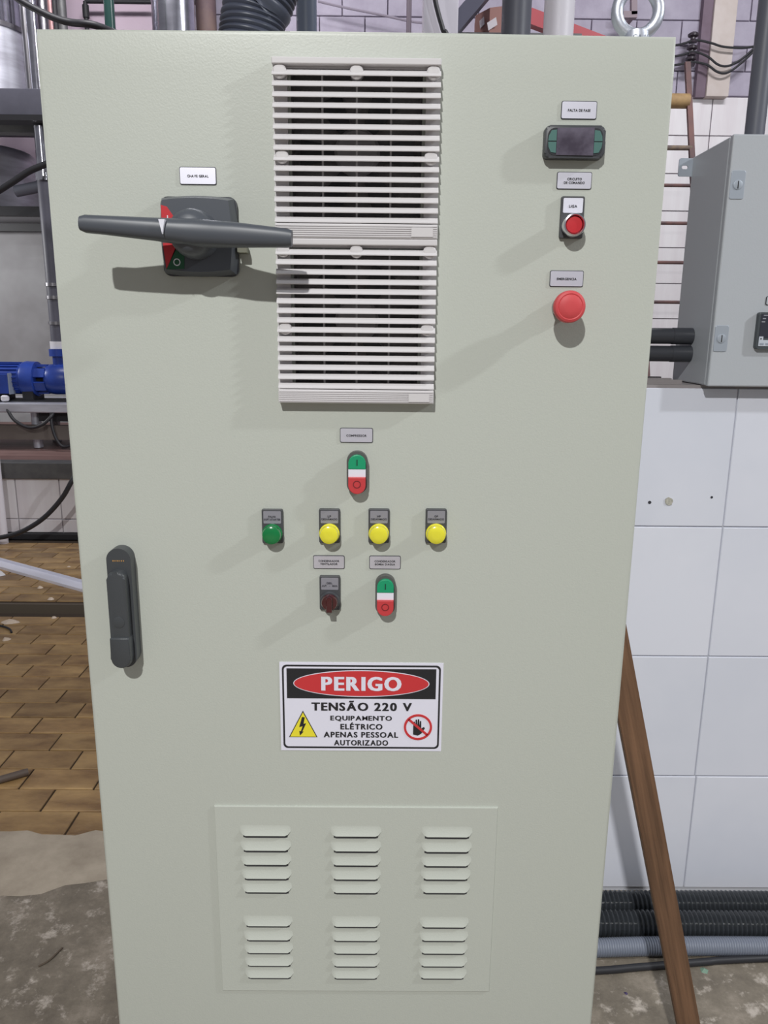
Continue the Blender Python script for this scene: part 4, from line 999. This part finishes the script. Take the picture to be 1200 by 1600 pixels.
# pump leads
q = tube([V(gl.x, yQ-.16, gl.z-.02), at(10, 636, y=yQ-.2), at(22, 656, y=yQ-.24), at(45, 668, y=yQ-.26), at(65, 664, y=yQ-.26), at(78, 653, y=yQ-.24), at(84, 645, y=yQ-.2)], .0125, 10)
tag(obj('pump_lead', q, rubber, smooth=True), 'black lead looping below the pump table from the white gland', 'cable')
q = tube([at(80, 646, y=yQ-.22), at(81, 664, y=yQ-.24), at(87, 684, y=yQ-.25), at(97, 697, y=yQ-.25), at(110, 696, y=yQ-.25), at(125, 686, y=yQ-.25)], .0115, 10)
tag(obj('pump_lead', q, rubber, smooth=True), 'short black lead drooping below the table edge beside the cabinet', 'cable')
# white post at the left edge, cable sweeping to the floor
a = at(-6, 800, y=Y_RISER-.12); b_ = at(8, 800, y=Y_RISER-.12)
q = B(); zb_ = at(4, 838, y=Y_RISER-.12).z; cyl(q, ((a.x+b_.x)/2, Y_RISER-.12, 0), ((a.x+b_.x)/2, Y_RISER-.12, zt0-.05), (b_.x-a.x)/2, seg=20)
tag(obj('white_pipe', q, pvc_white, smooth=True), 'white pipe standing at the left edge before the platform', 'pipe')
yC = Y_RISER-.30
q = tube([at(150, 690, y=yC+.1), at(125, 730, y=yC+.05), at(112, 752, y=yC), at(97, 778, y=yC), at(72, 806, y=yC), at(45, 825, y=yC), at(18, 836, y=yC), at(-15, 842, y=yC), at(-60, 846, y=yC)], .016, 10)
tag(obj('black_cable', q, rubber, smooth=True), 'black cable sweeping down past the white tiled riser', 'cable')

# ================================================================== left floor
# white aluminium profile lying across the floor
def on_floor(px, py, z=0.0): return at(px, py, z=z)
a, b_ = on_floor(0, 889), on_floor(132, 926)
dv = (b_-a); a2 = a-dv*.6; b2 = b_+dv*.9
wp = thing('white_profile', 'white angled metal profile lying on the brown tiles', 'profile', (((a2+b2)/2).x, ((a2+b2)/2).y, 0))
up_ = V(0, 0, 1); s_ = dv.normalized().cross(up_).normalized()
if s_.y < 0: s_ = -s_
wdt = .080
q = B(); obox(q, a2+V(0, 0, .008)+s_*wdt*.0, b2+V(0, 0, .008)+s_*wdt*.0, .004, .016, upv=(0, 0, 1)); obj('front_lip', q, white_prof, wp)
q = B(); obox(q, a2+V(0, 0, .014)+s_*wdt*.5, b2+V(0, 0, .014)+s_*wdt*.5, wdt, .004, upv=(0, 0, 1)); obj('web', q, white_prof, wp)
q = B(); obox(q, a2+V(0, 0, .019)+s_*wdt, b2+V(0, 0, .019)+s_*wdt, .006, .026, upv=(0, 0, 1)); obj('back_lip', q, white_prof, wp)
# dark rod
a, b_ = on_floor(44, 1206, .012), on_floor(-20, 1224, .012)
q = B(); cyl(q, b_+(b_-a)*1.0, a, .0125, seg=14)
tag(obj('rusty_tube', q, mat('grey_brown_tube', (96, 84, 76), 0.5), smooth=True), 'short grey-brown tube end lying on the brown tiles', 'tube')
# debris flakes
def flake(px, py, s, h, lab, m=debris_m, st=1.0):
    c = on_floor(px, py); q = B(); n = 7
    vs = [q.verts.new((c.x+st*s*math.cos(a*2*math.pi/n)*random.uniform(.55, 1), c.y+s*math.sin(a*2*math.pi/n)*random.uniform(.55, 1), .0012)) for a in range(n)]
    up2 = [q.verts.new((v.co.x*.5+c.x*.5, v.co.y*.5+c.y*.5, h*random.uniform(.6, 1))) for v in vs]
    q.faces.new(vs[::-1]); q.faces.new(up2)
    for i in range(n): q.faces.new((vs[i], vs[(i+1) % n], up2[(i+1) % n], up2[i]))
    tag(obj('plaster_flake', q, m), lab, 'debris', 'plaster flakes on the brown tiles')
flake(63, 919, .022, .012, 'cream plaster flake just below the white profile')
flake(79, 937, .024, .014, 'cream plaster flake right above the drain gully')
flake(15, 973, .030, .016, 'largest cream plaster flake, left of the tiles below the gully', st=1.9)
flake(84, 966, .018, .010, 'small cream plaster flake in the middle below the gully')
flake(10, 1000, .022, .014, 'cream plaster flake at the left edge, lowest of all', st=1.3)
flake(-1, 899, .04, .03, 'white crumb at the left edge beside the white profile', white_knob)
flake(108, 886, .014, .008, 'tiny pale flake above the white profile near the cabinet')
q = tube([on_floor(-8, 976, .006), on_floor(6, 979, .006), on_floor(15, 983, .006), on_floor(18, 988, .006)], .005, 8)
tag(obj('wire_scrap', q, rubber, smooth=True), 'black wire scrap beside the largest plaster flake', 'wire')
# twig on the concrete
q = tube([on_floor(60, 1510, .003), on_floor(76, 1501, .004), on_floor(88, 1490, .004), on_floor(97, 1481, .003)], .0022, 6)
tag(obj('twig', q, mat('twig_brown', (96, 84, 72), 0.8), smooth=True), 'thin twig on the concrete left of the cabinet', 'twig')
